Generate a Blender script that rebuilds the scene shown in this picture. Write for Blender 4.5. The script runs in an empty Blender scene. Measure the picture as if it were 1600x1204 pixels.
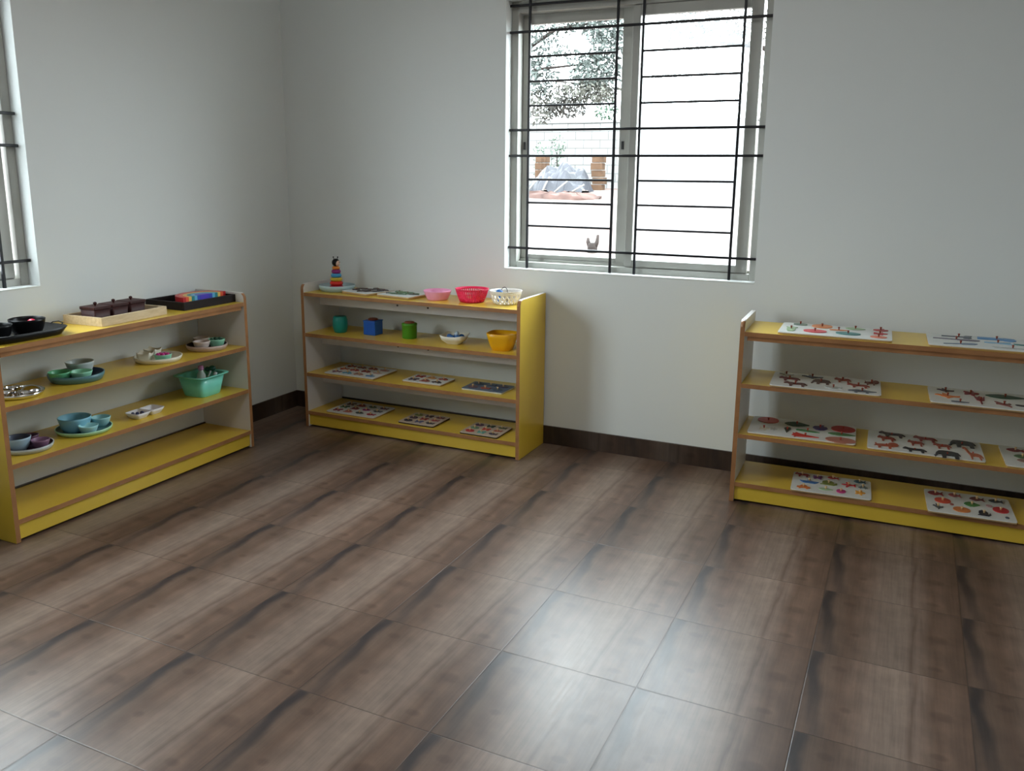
import bpy, bmesh, math, random
from mathutils import Vector, Matrix
random.seed(7)
PI = math.pi
sc = bpy.context.scene
COL = sc.collection

# ------------------------------------------------------------------ materials
def lin(c):
    c = c / 255.0
    return c / 12.92 if c <= .04045 else ((c + .055) / 1.055) ** 2.4
def S(r, g, b): return (lin(r), lin(g), lin(b))

def mat(name, col, rough=.5, spec=.5, var=0.0, vscale=20.0, metal=0.0, bump=0.0, bscale=60.0, trans=0.0, coat=0.0):
    m = bpy.data.materials.new(name); m.use_nodes = True
    nt = m.node_tree; b = nt.nodes['Principled BSDF']
    b.inputs['Base Color'].default_value = (*col, 1)
    b.inputs['Roughness'].default_value = rough
    b.inputs['Specular IOR Level'].default_value = spec
    b.inputs['Metallic'].default_value = metal
    b.inputs['Transmission Weight'].default_value = trans
    b.inputs['Coat Weight'].default_value = coat
    tc = nt.nodes.new('ShaderNodeTexCoord')
    if var > 0:
        n = nt.nodes.new('ShaderNodeTexNoise'); n.inputs['Scale'].default_value = vscale; n.inputs['Detail'].default_value = 4
        nt.links.new(tc.outputs['Object'], n.inputs['Vector'])
        r = nt.nodes.new('ShaderNodeValToRGB')
        r.color_ramp.elements[0].position = .3; r.color_ramp.elements[1].position = .7
        r.color_ramp.elements[0].color = (*[c * (1 - var) for c in col], 1)
        r.color_ramp.elements[1].color = (*[min(1, c * (1 + var)) for c in col], 1)
        nt.links.new(n.outputs['Fac'], r.inputs['Fac']); nt.links.new(r.outputs['Color'], b.inputs['Base Color'])
    if bump > 0:
        n2 = nt.nodes.new('ShaderNodeTexNoise'); n2.inputs['Scale'].default_value = bscale; n2.inputs['Detail'].default_value = 5
        nt.links.new(tc.outputs['Object'], n2.inputs['Vector'])
        bp = nt.nodes.new('ShaderNodeBump'); bp.inputs['Strength'].default_value = bump; bp.inputs['Distance'].default_value = .004
        nt.links.new(n2.outputs['Fac'], bp.inputs['Height']); nt.links.new(bp.outputs['Normal'], b.inputs['Normal'])
    return m

class NT:
    """tiny helper for building node graphs"""
    def __init__(s, m): s.t = m.node_tree; s.L = s.t.links
    def n(s, typ, **kw):
        x = s.t.nodes.new(typ)
        for k, v in kw.items(): setattr(x, k, v)
        return x
    def put(s, sock, v):
        if hasattr(v, 'is_output'): s.L.new(v, sock)
        elif v is not None: sock.default_value = v
    def math(s, op, a, b=None, c=None, clamp=False):
        x = s.n('ShaderNodeMath', operation=op, use_clamp=clamp)
        s.put(x.inputs[0], a)
        if b is not None: s.put(x.inputs[1], b)
        if c is not None: s.put(x.inputs[2], c)
        return x.outputs[0]
    def vmath(s, op, a, b=None):
        x = s.n('ShaderNodeVectorMath', operation=op); s.put(x.inputs[0], a)
        if b is not None: s.put(x.inputs[1], b)
        return x.outputs[0]
    def noise(s, vec, scale, detail=3, rough=.5):
        x = s.n('ShaderNodeTexNoise'); s.put(x.inputs['Vector'], vec)
        x.inputs['Scale'].default_value = scale; x.inputs['Detail'].default_value = detail; x.inputs['Roughness'].default_value = rough
        return x.outputs['Fac']
    def ramp(s, f, stops):
        x = s.n('ShaderNodeValToRGB'); e = x.color_ramp.elements
        while len(e) < len(stops): e.new(.5)
        for i, (p, c) in enumerate(stops):
            e[i].position = p; e[i].color = (*c, 1)
        s.put(x.inputs[0], f); return x.outputs['Color']
    def mix(s, f, a, b, blend='MIX'):
        x = s.n('ShaderNodeMix', data_type='RGBA', blend_type=blend)
        s.put(x.inputs[0], f); s.put(x.inputs[6], a if hasattr(a, 'is_output') else (*a, 1)); s.put(x.inputs[7], b if hasattr(b, 'is_output') else (*b, 1))
        return x.outputs[2]
    def smooth(s, v, a, b):
        x = s.n('ShaderNodeMapRange', interpolation_type='SMOOTHSTEP'); s.put(x.inputs[0], v)
        x.inputs[1].default_value = a; x.inputs[2].default_value = b; return x.outputs[0]

TILE = .4; TX, TY, TROT = 2.2128, -1.4054, -.0082
def tile_mat(name, vertical=False, dark=1.0):
    """glazed floor tile, every tile printed with the same plank streaks"""
    m = bpy.data.materials.new(name); m.use_nodes = True
    g = NT(m); b = g.t.nodes['Principled BSDF']
    tc = g.n('ShaderNodeTexCoord')
    mp = g.n('ShaderNodeMapping', vector_type='POINT')
    mp.inputs['Location'].default_value = (-TX / TILE + .0, -TY / TILE, 0); mp.inputs['Scale'].default_value = (1 / TILE,) * 3
    mp.inputs['Rotation'].default_value = (0, 0, -TROT)
    g.L.new(tc.outputs['Object'], mp.inputs['Vector'])
    fr = g.vmath('FRACTION', mp.outputs[0]); fl = g.vmath('FLOOR', mp.outputs[0])
    sep = g.n('ShaderNodeSeparateXYZ'); g.L.new(fr, sep.inputs[0]); u, v = sep.outputs[0], sep.outputs[1]
    wn = g.n('ShaderNodeTexWhiteNoise', noise_dimensions='2D'); g.L.new(fl, wn.inputs['Vector'])
    rnd = wn.outputs['Value']
    if vertical:                                     # skirting cut from the same tiles
        sp = g.n('ShaderNodeSeparateXYZ'); g.L.new(mp.outputs[0], sp.inputs[0])
        hx = g.math('ADD', sp.outputs[0], sp.outputs[1]); u = g.math('FRACT', hx); v = sp.outputs[2]
        cb = g.n('ShaderNodeCombineXYZ'); g.L.new(u, cb.inputs[0]); g.L.new(v, cb.inputs[1]); fr = cb.outputs[0]
    # local coords stretched along the grain
    def stretched(sx, sy, off=0):
        a = g.vmath('MULTIPLY', fr, (sx, sy, 1)); return g.vmath('ADD', a, (off, off * 1.7, off))
    wob = g.math('SUBTRACT', g.noise(stretched(1.6, 1.9, 3.1), 1.3, 2), .5)
    wob2 = g.math('SUBTRACT', g.noise(stretched(9, 1.1, 9.3), 1.0, 3), .5)
    w = g.math('ADD', g.math('MULTIPLY', wob, .10), g.math('MULTIPLY', wob2, .05))
    edge = g.math('MULTIPLY', g.smooth(u, .0, .07), g.smooth(u, 1.0, .93))
    uu = g.math('ADD', u, g.math('MULTIPLY', w, edge), clamp=True)
    LT = S(174, 155, 143); MD = S(148, 125, 113); BR = S(128, 104, 91); DK = S(70, 63, 66)
    c = g.ramp(uu, [(0, S(128, 106, 94)), (.135, S(134, 112, 99)), (.22, BR), (.33, S(150, 127, 114)), (.42, S(166, 146, 134)),
                    (.55, LT), (.63, S(170, 150, 138)), (.655, S(146, 124, 112)), (.685, S(164, 143, 131)), (.72, S(158, 136, 123)), (.79, S(134, 109, 95)),
                    (.87, S(142, 117, 103)), (1.0, S(124, 100, 87))])
    # bluish dark stripe: along the left edge at the far end, drifting right towards the near end
    uc = g.math('ADD', g.math('MULTIPLY_ADD', g.smooth(v, .85, .0), .085, .035), g.math('MULTIPLY', wob, .12))
    sd = g.math('ABSOLUTE', g.math('SUBTRACT', g.math('ADD', u, g.math('MULTIPLY', wob2, .05)), uc))
    sm = g.math('MULTIPLY', g.smooth(sd, .085, .015), g.math('MULTIPLY_ADD', g.smooth(v, .0, .75), .55, .40))
    c = g.mix(sm, c, DK)
    # plank streaks
    st = g.noise(stretched(22, .9, 4.2), 1.0, 4, .6)
    c = g.mix(1.0, c, g.ramp(st, [(.28, (.80, .79, .79)), (.5, (1, 1, 1)), (.72, (1.10, 1.09, 1.08))]), 'MULTIPLY')
    # knots
    for (kx, ky, rx, ry) in ((.2, .83, .05, .035), (.85, .55, .07, .05), (.27, .35, .04, .03), (.8, .12, .05, .03)):
        dx = g.math('DIVIDE', g.math('SUBTRACT', uu, kx), rx); dy = g.math('DIVIDE', g.math('SUBTRACT', v, ky), ry)
        d = g.math('ADD', g.math('MULTIPLY', dx, dx), g.math('MULTIPLY', dy, dy))
        c = g.mix(g.math('MULTIPLY', g.smooth(d, 1.8, .0), .38), c, S(84, 62, 54))
    grain = g.noise(stretched(70, 3.0, 1.0), 1.0, 5, .65)
    c = g.mix(1.0, c, g.ramp(grain, [(.25, (.86, .85, .85)), (.5, (1, 1, 1)), (.78, (1.10, 1.09, 1.08))]), 'MULTIPLY')
    cloud = g.noise(stretched(3, 3, 5.5), 2.0, 4)
    c = g.mix(1.0, c, g.ramp(cloud, [(.3, (.84, .84, .85)), (.7, (1.12, 1.11, 1.1))]), 'MULTIPLY')
    tint = g.math('MULTIPLY_ADD', rnd, .14, .50 * dark)
    cb2 = g.n('ShaderNodeCombineXYZ'); [g.L.new(q, cb2.inputs[i]) for i, q in enumerate((tint, g.math('MULTIPLY', tint, .95), g.math('MULTIPLY', tint, .90)))]
    c = g.mix(1.0, c, cb2.outputs[0], 'MULTIPLY')
    # joints
    def near(x): return g.math('MINIMUM', x, g.math('SUBTRACT', 1.0, x))
    dj = near(u) if vertical else g.math('MINIMUM', near(u), near(v))
    j = g.smooth(dj, .0060, .0030)
    c = g.mix(g.math('MULTIPLY', j, .5), c, S(52, 44, 40))
    g.L.new(c, b.inputs['Base Color'])
    ro = g.math('MULTIPLY_ADD', g.noise(stretched(30, 4, 2), 1.5, 4), .12, .27)
    g.L.new(ro, b.inputs['Roughness']); b.inputs['Specular IOR Level'].default_value = .52
    h = g.math('SUBTRACT', g.math('MULTIPLY', grain, .12), j)
    bp = g.n('ShaderNodeBump'); bp.inputs['Strength'].default_value = .25; bp.inputs['Distance'].default_value = .0015
    g.L.new(h, bp.inputs['Height']); g.L.new(bp.outputs['Normal'], b.inputs['Normal'])
    return m

def wood_mat(name, c0, c1, rough=.45, sc_=(3, 40, 40), spec=.5):
    m = bpy.data.materials.new(name); m.use_nodes = True; g = NT(m); b = g.t.nodes['Principled BSDF']
    tc = g.n('ShaderNodeTexCoord'); v = g.vmath('MULTIPLY', tc.outputs['Object'], sc_)
    n = g.noise(v, 1.5, 5, .6)
    g.L.new(g.ramp(n, [(.3, c0), (.7, c1)]), b.inputs['Base Color'])
    b.inputs['Roughness'].default_value = rough; b.inputs['Specular IOR Level'].default_value = spec
    return m

def glass_mat(name, haze=0.0):
    m = bpy.data.materials.new(name); m.use_nodes = True; g = NT(m); nt = g.t
    nt.nodes.remove(nt.nodes['Principled BSDF']); out = nt.nodes['Material Output']
    tr = g.n('ShaderNodeBsdfTransparent'); tr.inputs[0].default_value = (.96, .98, .98, 1)
    gl = g.n('ShaderNodeBsdfGlossy'); gl.inputs['Roughness'].default_value = .03
    fr = g.n('ShaderNodeFresnel'); fr.inputs[0].default_value = 1.45
    geo = g.n('ShaderNodeNewGeometry'); fac = g.math('MULTIPLY', fr.outputs[0], g.math('SUBTRACT', 1.0, geo.outputs['Backfacing']))
    mx = g.n('ShaderNodeMixShader'); g.L.new(fac, mx.inputs[0]); g.L.new(tr.outputs[0], mx.inputs[1]); g.L.new(gl.outputs[0], mx.inputs[2])
    last = mx.outputs[0]
    if haze > 0:                                      # dusty pane
        tl = g.n('ShaderNodeBsdfTranslucent'); tl.inputs[0].default_value = (.93, .96, 1, 1)
        tc = g.n('ShaderNodeTexCoord')
        f = g.ramp(g.noise(tc.outputs['Object'], 4.0, 4), [(.3, (haze - .035,) * 3), (.7, (min(1, haze + .035),) * 3)])
        m2 = g.n('ShaderNodeMixShader'); g.L.new(f, m2.inputs[0]); g.L.new(last, m2.inputs[1]); g.L.new(tl.outputs[0], m2.inputs[2]); last = m2.outputs[0]
    g.L.new(last, out.inputs[0]); return m

M = {}
M['wall'] = mat('wall_paint', (.79, .82, .81), .55, .3, .012, 1.3, bump=.03, bscale=40)
M['ceil'] = mat('ceiling_paint', (.84, .84, .82), .8, .2)
M['floor'] = tile_mat('wood_print_tile')
M['skirt'] = tile_mat('skirting_tile', True, .30)
M['upvc'] = mat('window_frame_white', (.43, .43, .395), .4, .4, .05, 5)
M['glass'] = glass_mat('clear_glass'); M['hazy'] = glass_mat('dusty_glass', .07)
M['black_iron'] = mat('black_painted_iron', (.008, .008, .011), .4, .4)
M['latch'] = mat('latch_dark', (.02, .02, .02), .4)
M['yellow'] = mat('yellow_laminate', S(224, 188, 64), .30, .65, .03, 3)
M['inner'] = mat('white_laminate', S(225, 222, 220), .4, .5)
M['edge'] = wood_mat('wood_edge_band', S(150, 104, 66), S(176, 124, 80), .32, (6, 6, 6))
M['screw'] = mat('screw_dark', S(60, 45, 40), .5)
M['black_pl'] = mat('black_plastic', (.004, .004, .005), .35, .25)
M['lightwood'] = wood_mat('pale_pine', S(198, 174, 136), S(222, 200, 164), .5, (12, 60, 60))
M['darkwood'] = wood_mat('dark_rosewood', S(46, 20, 20), S(70, 32, 28), .5, (10, 60, 60), .25)
M['ebony'] = wood_mat('dark_stained_wood', S(22, 15, 17), S(34, 23, 24), .55, (10, 60, 60), .25)
M['steel'] = mat('stainless_steel', (.75, .74, .74), .16, .5, metal=1)
def pm(key, rgb, rough=.35, spec=.5, var=.04): M[key] = mat(key, S(*rgb), rough, spec, var, 15); return M[key]
pm('teal_plate', (84, 126, 134)); pm('teal_inner', (34, 42, 62)); pm('green_bowl', (104, 190, 140)); pm('pale_bowl', (196, 206, 206)); pm('mint_bowl', (150, 216, 184))
pm('white_cer', (232, 226, 208)); pm('white_china', (228, 226, 230)); pm('beige_plate', (198, 174, 164)); pm('dark_plate_in', (74, 60, 60)); pm('pink_white', (218, 200, 192)); pm('beige_bowl', (188, 170, 154))
pm('blue_grey', (168, 194, 210)); pm('slate_in', (86, 92, 112)); pm('grey_plate', (186, 192, 192)); pm('dark_mauve_in', (64, 48, 62)); pm('purple_bowl', (136, 100, 128)); pm('purple_bowl_b', (112, 76, 100))
pm('green_plate', (176, 222, 180)); pm('sky_bowl', (144, 204, 226)); pm('aqua_bowl', (168, 222, 226)); pm('aqua_bowl_b', (160, 212, 216))
pm('tub_teal', (132, 228, 208), .3); pm('magenta', (200, 50, 140)); pm('dk_green', (22, 78, 60)); pm('navy', (44, 50, 88)); pm('leaf_green', (70, 140, 80))
pm('pale_blue_plate', (186, 210, 214)); pm('crimson', (190, 20, 60)); pm('red', (226, 44, 34)); pm('ring_yellow', (230, 196, 60)); pm('ring_blue', (70, 160, 210)); pm('ring_purple', (150, 40, 120)); pm('ring_orange', (236, 140, 44)); pm('face', (240, 205, 185)); pm('violet', (88, 70, 200)); pm('indigo', (50, 50, 150))
pm('orange', (232, 110, 60)); pm('rose', (206, 86, 74)); pm('arc_red', (200, 40, 46)); pm('arc_orange', (240, 100, 60)); pm('arc_yellow', (244, 206, 110)); pm('arc_teal', (60, 150, 150)); pm('arc_sky', (110, 190, 225)); pm('arc_blue', (60, 90, 200))
pm('pink_bowl', (246, 168, 204), .3); pm('hot_pink', (240, 50, 100), .35); pm('lattice_white', (236, 230, 222), .4); pm('blue_piece', (44, 104, 170)); pm('pale_piece', (200, 216, 226)); pm('amber', (240, 176, 22), .3); pm('amber_in', (196, 110, 30), .4)
pm('barrel_teal', (14, 140, 128)); pm('cube_blue', (24, 92, 190)); pm('can_green', (76, 150, 36)); pm('lid_brown', (120, 60, 46)); pm('lid_red', (150, 84, 64))
pm('board_white', (222, 224, 220), .45); pm('board_side', (200, 168, 120), .5); pm('board_dark_side', (48, 32, 32), .5); pm('board_tan', (196, 178, 160), .5); pm('board_slate', (96, 110, 128), .5)
pm('knob_brown', (140, 62, 40), .35); pm('knob_wood', (226, 190, 140), .4); pm('knob_red', (176, 70, 52), .35)
pm('bottle_white', (214, 218, 214), .3); pm('cap_pink', (226, 150, 200), .3)
M['mortar_wall'] = None
PC = {}
def pc(rgb):
    if rgb not in PC: PC[rgb] = mat('painted_wood_%d_%d_%d' % rgb, S(*rgb), .4, .5, .05, 30)
    return PC[rgb]

# ------------------------------------------------------------------ mesh helpers
def new(): return bmesh.new()
def box(bm, x0, x1, y0, y1, z0, z1, mi=0, bev=0.0):
    r = bmesh.ops.create_cube(bm, size=1)
    vs = r['verts']
    bmesh.ops.scale(bm, vec=(x1 - x0, y1 - y0, z1 - z0), verts=vs)
    bmesh.ops.translate(bm, vec=((x0 + x1) / 2, (y0 + y1) / 2, (z0 + z1) / 2), verts=vs)
    fs = {f for v in vs for f in v.link_faces}
    for f in fs: f.material_index = mi
    if bev > 0:
        es = {e for v in vs for e in v.link_edges}
        q = bmesh.ops.bevel(bm, geom=list(es), offset=bev, segments=2, affect='EDGES', profile=.5)
        for f in q['faces']: f.material_index = mi
    return vs
def loft(bm, rings, mi=0, cap0=True, cap1=True, close=True):
    """rings: lists of points with equal counts"""
    R = [[bm.verts.new(p) for p in r] for r in rings]; n = len(R[0])
    for a, b in zip(R, R[1:]):
        for i in range(n if close else n - 1):
            j = (i + 1) % n
            f = bm.faces.new((a[i], a[j], b[j], b[i])); f.material_index = mi; f.smooth = True
    if cap0: f = bm.faces.new(R[0][::-1]); f.material_index = mi
    if cap1: f = bm.faces.new(R[-1]); f.material_index = mi
    return R
def circ(r, z, n=40, cx=0, cy=0): return [(cx + r * math.cos(2 * PI * i / n), cy + r * math.sin(2 * PI * i / n), z) for i in range(n)]
def sup(rx, ry, z, p=4, n=48, cx=0, cy=0):
    o = []
    for i in range(n):
        t = 2 * PI * i / n; c, s = math.cos(t), math.sin(t)
        o.append((cx + rx * math.copysign(abs(c) ** (2 / p), c), cy + ry * math.copysign(abs(s) ** (2 / p), s), z))
    return o
def lathe(bm, prof, n=40, mi=0, cx=0, cy=0, split=None, mi2=1):
    """prof (r,z) list; from index split on the faces take material mi2"""
    a = prof if split is None else prof[:split + 1]
    loft(bm, [circ(max(r, 1e-4), z, n, cx, cy) for r, z in a], mi, True, split is None)
    if split is not None:
        loft(bm, [circ(max(r, 1e-4), z, n, cx, cy) for r, z in prof[split:]], mi2, False, True)
def tube(bm, pts, r, n=8, mi=0, caps=True):
    pts = [Vector(p) for p in pts]; rings = []
    for i, p in enumerate(pts):
        d = (pts[min(i + 1, len(pts) - 1)] - pts[max(i - 1, 0)]).normalized()
        a = d.orthogonal().normalized() if i == 0 else (a - d * a.dot(d)).normalized()
        b = d.cross(a); rr = r[i] if isinstance(r, (list, tuple)) else r
        rings.append([p + (a * math.cos(2 * PI * k / n) + b * math.sin(2 * PI * k / n)) * rr for k in range(n)])
    loft(bm, rings, mi, caps, caps)
def sphere(bm, r, c=(0, 0, 0), sx=1, sy=1, sz=1, mi=0, u=20, v=12):
    q = bmesh.ops.create_uvsphere(bm, u_segments=u, v_segments=v, radius=r)
    bmesh.ops.scale(bm, vec=(sx, sy, sz), verts=q['verts']); bmesh.ops.translate(bm, vec=c, verts=q['verts'])
    for f in {f for x in q['verts'] for f in x.link_faces}: f.material_index = mi; f.smooth = True
def torus(bm, R, r, z=0, mi=0, n=36, k=12, rz=None):
    rz = rz or r; g = [[bm.verts.new(((R + r * math.cos(2 * PI * j / k)) * math.cos(2 * PI * i / n), (R + r * math.cos(2 * PI * j / k)) * math.sin(2 * PI * i / n), z + rz * math.sin(2 * PI * j / k))) for j in range(k)] for i in range(n)]
    for i in range(n):
        for j in range(k):
            f = bm.faces.new((g[i][j], g[(i + 1) % n][j], g[(i + 1) % n][(j + 1) % k], g[i][(j + 1) % k])); f.material_index = mi; f.smooth = True
def prism(bm, pts, z0, z1, mi=0, mi_side=None):
    a = [bm.verts.new((x, y, z0)) for x, y in pts]; b = [bm.verts.new((x, y, z1)) for x, y in pts]; n = len(pts)
    f = bm.faces.new(a[::-1]); f.material_index = mi
    f = bm.faces.new(b); f.material_index = mi
    for i in range(n):
        f = bm.faces.new((a[i], a[(i + 1) % n], b[(i + 1) % n], b[i])); f.material_index = mi if mi_side is None else mi_side

def obj(name, bm, mats, parent=None, loc=None, rot=None, recalc=True):
    if recalc: bmesh.ops.recalc_face_normals(bm, faces=bm.faces[:])
    me = bpy.data.meshes.new(name); bm.to_mesh(me); bm.free()
    for m in (mats if isinstance(mats, (list, tuple)) else [mats]): me.materials.append(m)
    o = bpy.data.objects.new(name, me); COL.objects.link(o)
    if parent: o.parent = parent
    if loc: o.location = loc
    if rot is not None: o.rotation_euler = (0, 0, rot) if not isinstance(rot, tuple) else rot
    return o
def tag(o, label, cat, group=None, kind=None):
    o['label'] = label; o['category'] = cat
    if group: o['group'] = group
    if kind: o['kind'] = kind
    return o
def thing(name, label, cat, loc=(0, 0, 0), rz=0, group=None):
    o = bpy.data.objects.new(name, None); COL.objects.link(o); o.empty_display_size = .05
    o.location = loc; o.rotation_euler = (0, 0, rz); return tag(o, label, cat, group)
def struct(o, label, cat): o['kind'] = 'structure'; o['label'] = label; o['category'] = cat; return o

# ------------------------------------------------------------------ room
RX, RY, RH, WT = 5.0, -6.2, 3.0, .16
def wall_with_hole(name, axis, a0, a1, holes, label):
    """axis-aligned wall panel in local x (a0..a1), y 0..WT outward, z 0..RH with rectangular holes (x0,x1,z0,z1)"""
    bm = new(); xs = sorted({a0, a1, *[h for q in holes for h in q[:2]]}); zs = sorted({0, RH, *[h for q in holes for h in q[2:]]})
    inh = lambda x, z: any(q[0] < x < q[1] and q[2] < z < q[3] for q in holes)
    nx, nz = len(xs) - 1, len(zs) - 1
    solid = {(i, k): not inh((xs[i] + xs[i + 1]) / 2, (zs[k] + zs[k + 1]) / 2) for i in range(nx) for k in range(nz)}
    V = {}
    def v(i, y, k):
        if (i, y, k) not in V: V[(i, y, k)] = bm.verts.new((xs[i], WT * y, zs[k]))
        return V[(i, y, k)]
    for (i, k), s in solid.items():
        if not s: continue
        bm.faces.new((v(i, 0, k), v(i + 1, 0, k), v(i + 1, 0, k + 1), v(i, 0, k + 1)))
        bm.faces.new((v(i, 1, k), v(i, 1, k + 1), v(i + 1, 1, k + 1), v(i + 1, 1, k)))
        for (di, dk, e) in ((-1, 0, ((i, k), (i, k + 1))), (1, 0, ((i + 1, k), (i + 1, k + 1))), (0, -1, ((i, k), (i + 1, k))), (0, 1, ((i, k + 1), (i + 1, k + 1)))):
            if not solid.get((i + di, k + dk), False):
                p, q = e; bm.faces.new((v(p[0], 0, p[1]), v(q[0], 0, q[1]), v(q[0], 1, q[1]), v(p[0], 1, p[1])))
    return struct(obj(name, bm, M['wall']), label, 'wall')
WX0, WX1, WZ0, WZ1 = 1.335, 2.553, .873, 2.135          # window opening
wall_with_hole('wall_back', 0, 0, RX, [(WX0, WX1, WZ0, WZ1)], 'pale painted wall with the barred window')
L0 = -1.538 - (WX1 - WX0)
w = wall_with_hole('wall_left', 0, RY, WT, [(L0, -1.538, WZ0, WZ1)], 'pale painted wall behind the shelf unit at left'); w.rotation_euler = (0, 0, PI / 2)
w = wall_with_hole('wall_right', 0, 0 - WT, -RY, [], 'pale painted wall on the unseen right side'); w.rotation_euler = (0, 0, -PI / 2); w.location = (RX, 0, 0)
w = wall_with_hole('wall_front', 0, -RX, 0, [], 'pale painted wall behind the viewer'); w.rotation_euler = (0, 0, PI); w.location = (0, RY, 0)
bm = new(); box(bm, -WT, RX + WT, RY - WT, WT, -.12, 0); struct(obj('floor', bm, M['floor']), 'brown wood print floor tiles', 'floor')
bm = new(); box(bm, -WT, RX + WT, RY - WT, WT, RH, RH + .12); struct(obj('ceiling', bm, M['ceil']), 'white ceiling', 'ceiling')
BB = .093
bm = new(); box(bm, .009, RX, -.009, 0, 0, BB); struct(obj('baseboard_back', bm, M['skirt']), 'dark brown tile skirting under the barred window', 'baseboard')
bm = new(); box(bm, 0, .009, RY, 0, 0, BB); struct(obj('baseboard_left', bm, M['skirt']), 'dark brown tile skirting along the left wall', 'baseboard')

# ------------------------------------------------------------------ windows
def ring(bm, x0, x1, z0, z1, wl, wr, wb, wt, y0, y1, bev=.003):
    box(bm, x0, x0 + wl, y0, y1, z0, z1, 0, bev); box(bm, x1 - wr, x1, y0, y1, z0, z1, 0, bev)
    box(bm, x0 + wl, x1 - wr, y0 + .001, y1 - .001, z0, z0 + wb, 0, bev); box(bm, x0 + wl, x1 - wr, y0 + .001, y1 - .001, z1 - wt, z1, 0, bev)
WW = WX1 - WX0
def make_window(n, loc, rz, label, glabel, haze):
    o = 0
    bm = new()
    # outer frame with sill track; depth .06 - .15
    ring(bm, 0, WW, WZ0, WZ1, .036, .036, .034, .05, .062, .15)
    box(bm, .036, WW - .036, .105, .112, WZ0 + .034, WZ0 + .046, 0, .001)
    fr = struct(obj('window_%d' % n, bm, M['upvc'], None, loc, rz), label, 'window')
    bm = new(); box(bm, 0, WW, -.003, .0625, WZ0, WZ0 + .006, 0, .002)
    obj('window_sill', bm, M['wall'], fr)
    # rear (left) sash and front (right) sash
    def sash(x0, x1, y0, y1, wl, wr, pane_m, lx):
        z0, z1 = WZ0 + .036, WZ1 - .052
        bm = new(); ring(bm, x0, x1, z0, z1, wl, wr, .034, .045, y0, y1)
        s = obj('sash', bm, M['upvc'], fr)
        bm = new(); ym = (y0 + y1) / 2 + .004; box(bm, x0 + wl - .006, x1 - wr + .006, ym - .002, ym + .002, z0 + .028, z1 - .040)
        p = obj('pane', bm, pane_m, s); p['label'] = 'dusty hazy glass pane' if pane_m == M['hazy'] else 'clear glass pane'
        for q in lx:
            bm = new(); box(bm, q - .006, q + .006, y0 - .006, y0 + .002, 1.455, 1.492, 0, .001)
            l = obj('latch', bm, M['latch'], s); l['label'] = 'small black latch slot'
    sash(.037, .622, .115, .143, .028, .085, M['glass'], (.052, .556))
    sash(.597, WW - .050, .072, .104, .036, .05, haze, ())
    # black iron grille set into the reveal
    g = thing('window_grille', glabel, 'grille', loc, rz, 'black window grilles')
    R = .0068; yb = .042
    def bar(p, q, d=.0115):
        bm = new(); h = d / 2
        (x0, z0), (x1, z1) = p, q
        if x0 == x1: box(bm, x0 - h, x0 + h, yb - h, yb + h, z0, z1, 0, .002)
        else: box(bm, x0, x1, yb - h + .001, yb + h + .001, z0 - h, z0 + h, 0, .002)
        obj('bar', bm, M['black_iron'], g)
    vx = [.104, .536, .656, 1.098]
    for x in vx: bar((x, WZ0 + .006), (x, WZ1))
    for z in (.978, 1.424, 1.545, 1.994, 2.113): bar((0.001, z), (WW - .001, z))
    for z in (1.089, 1.201, 1.312, 1.657, 1.769, 1.881):
        bar((vx[0], z), (vx[1], z), .010); bar((vx[2], z), (vx[3], z), .010)
make_window(1, (WX0, 0, 0), 0, 'white sliding window frame in the back wall', 'black iron bar grille across the window in the back wall', M['hazy'])
make_window(2, (0, L0, 0), PI / 2, 'white sliding window frame at the left picture edge', 'black iron bar grille in the window cut off at left', M['glass'])

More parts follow.
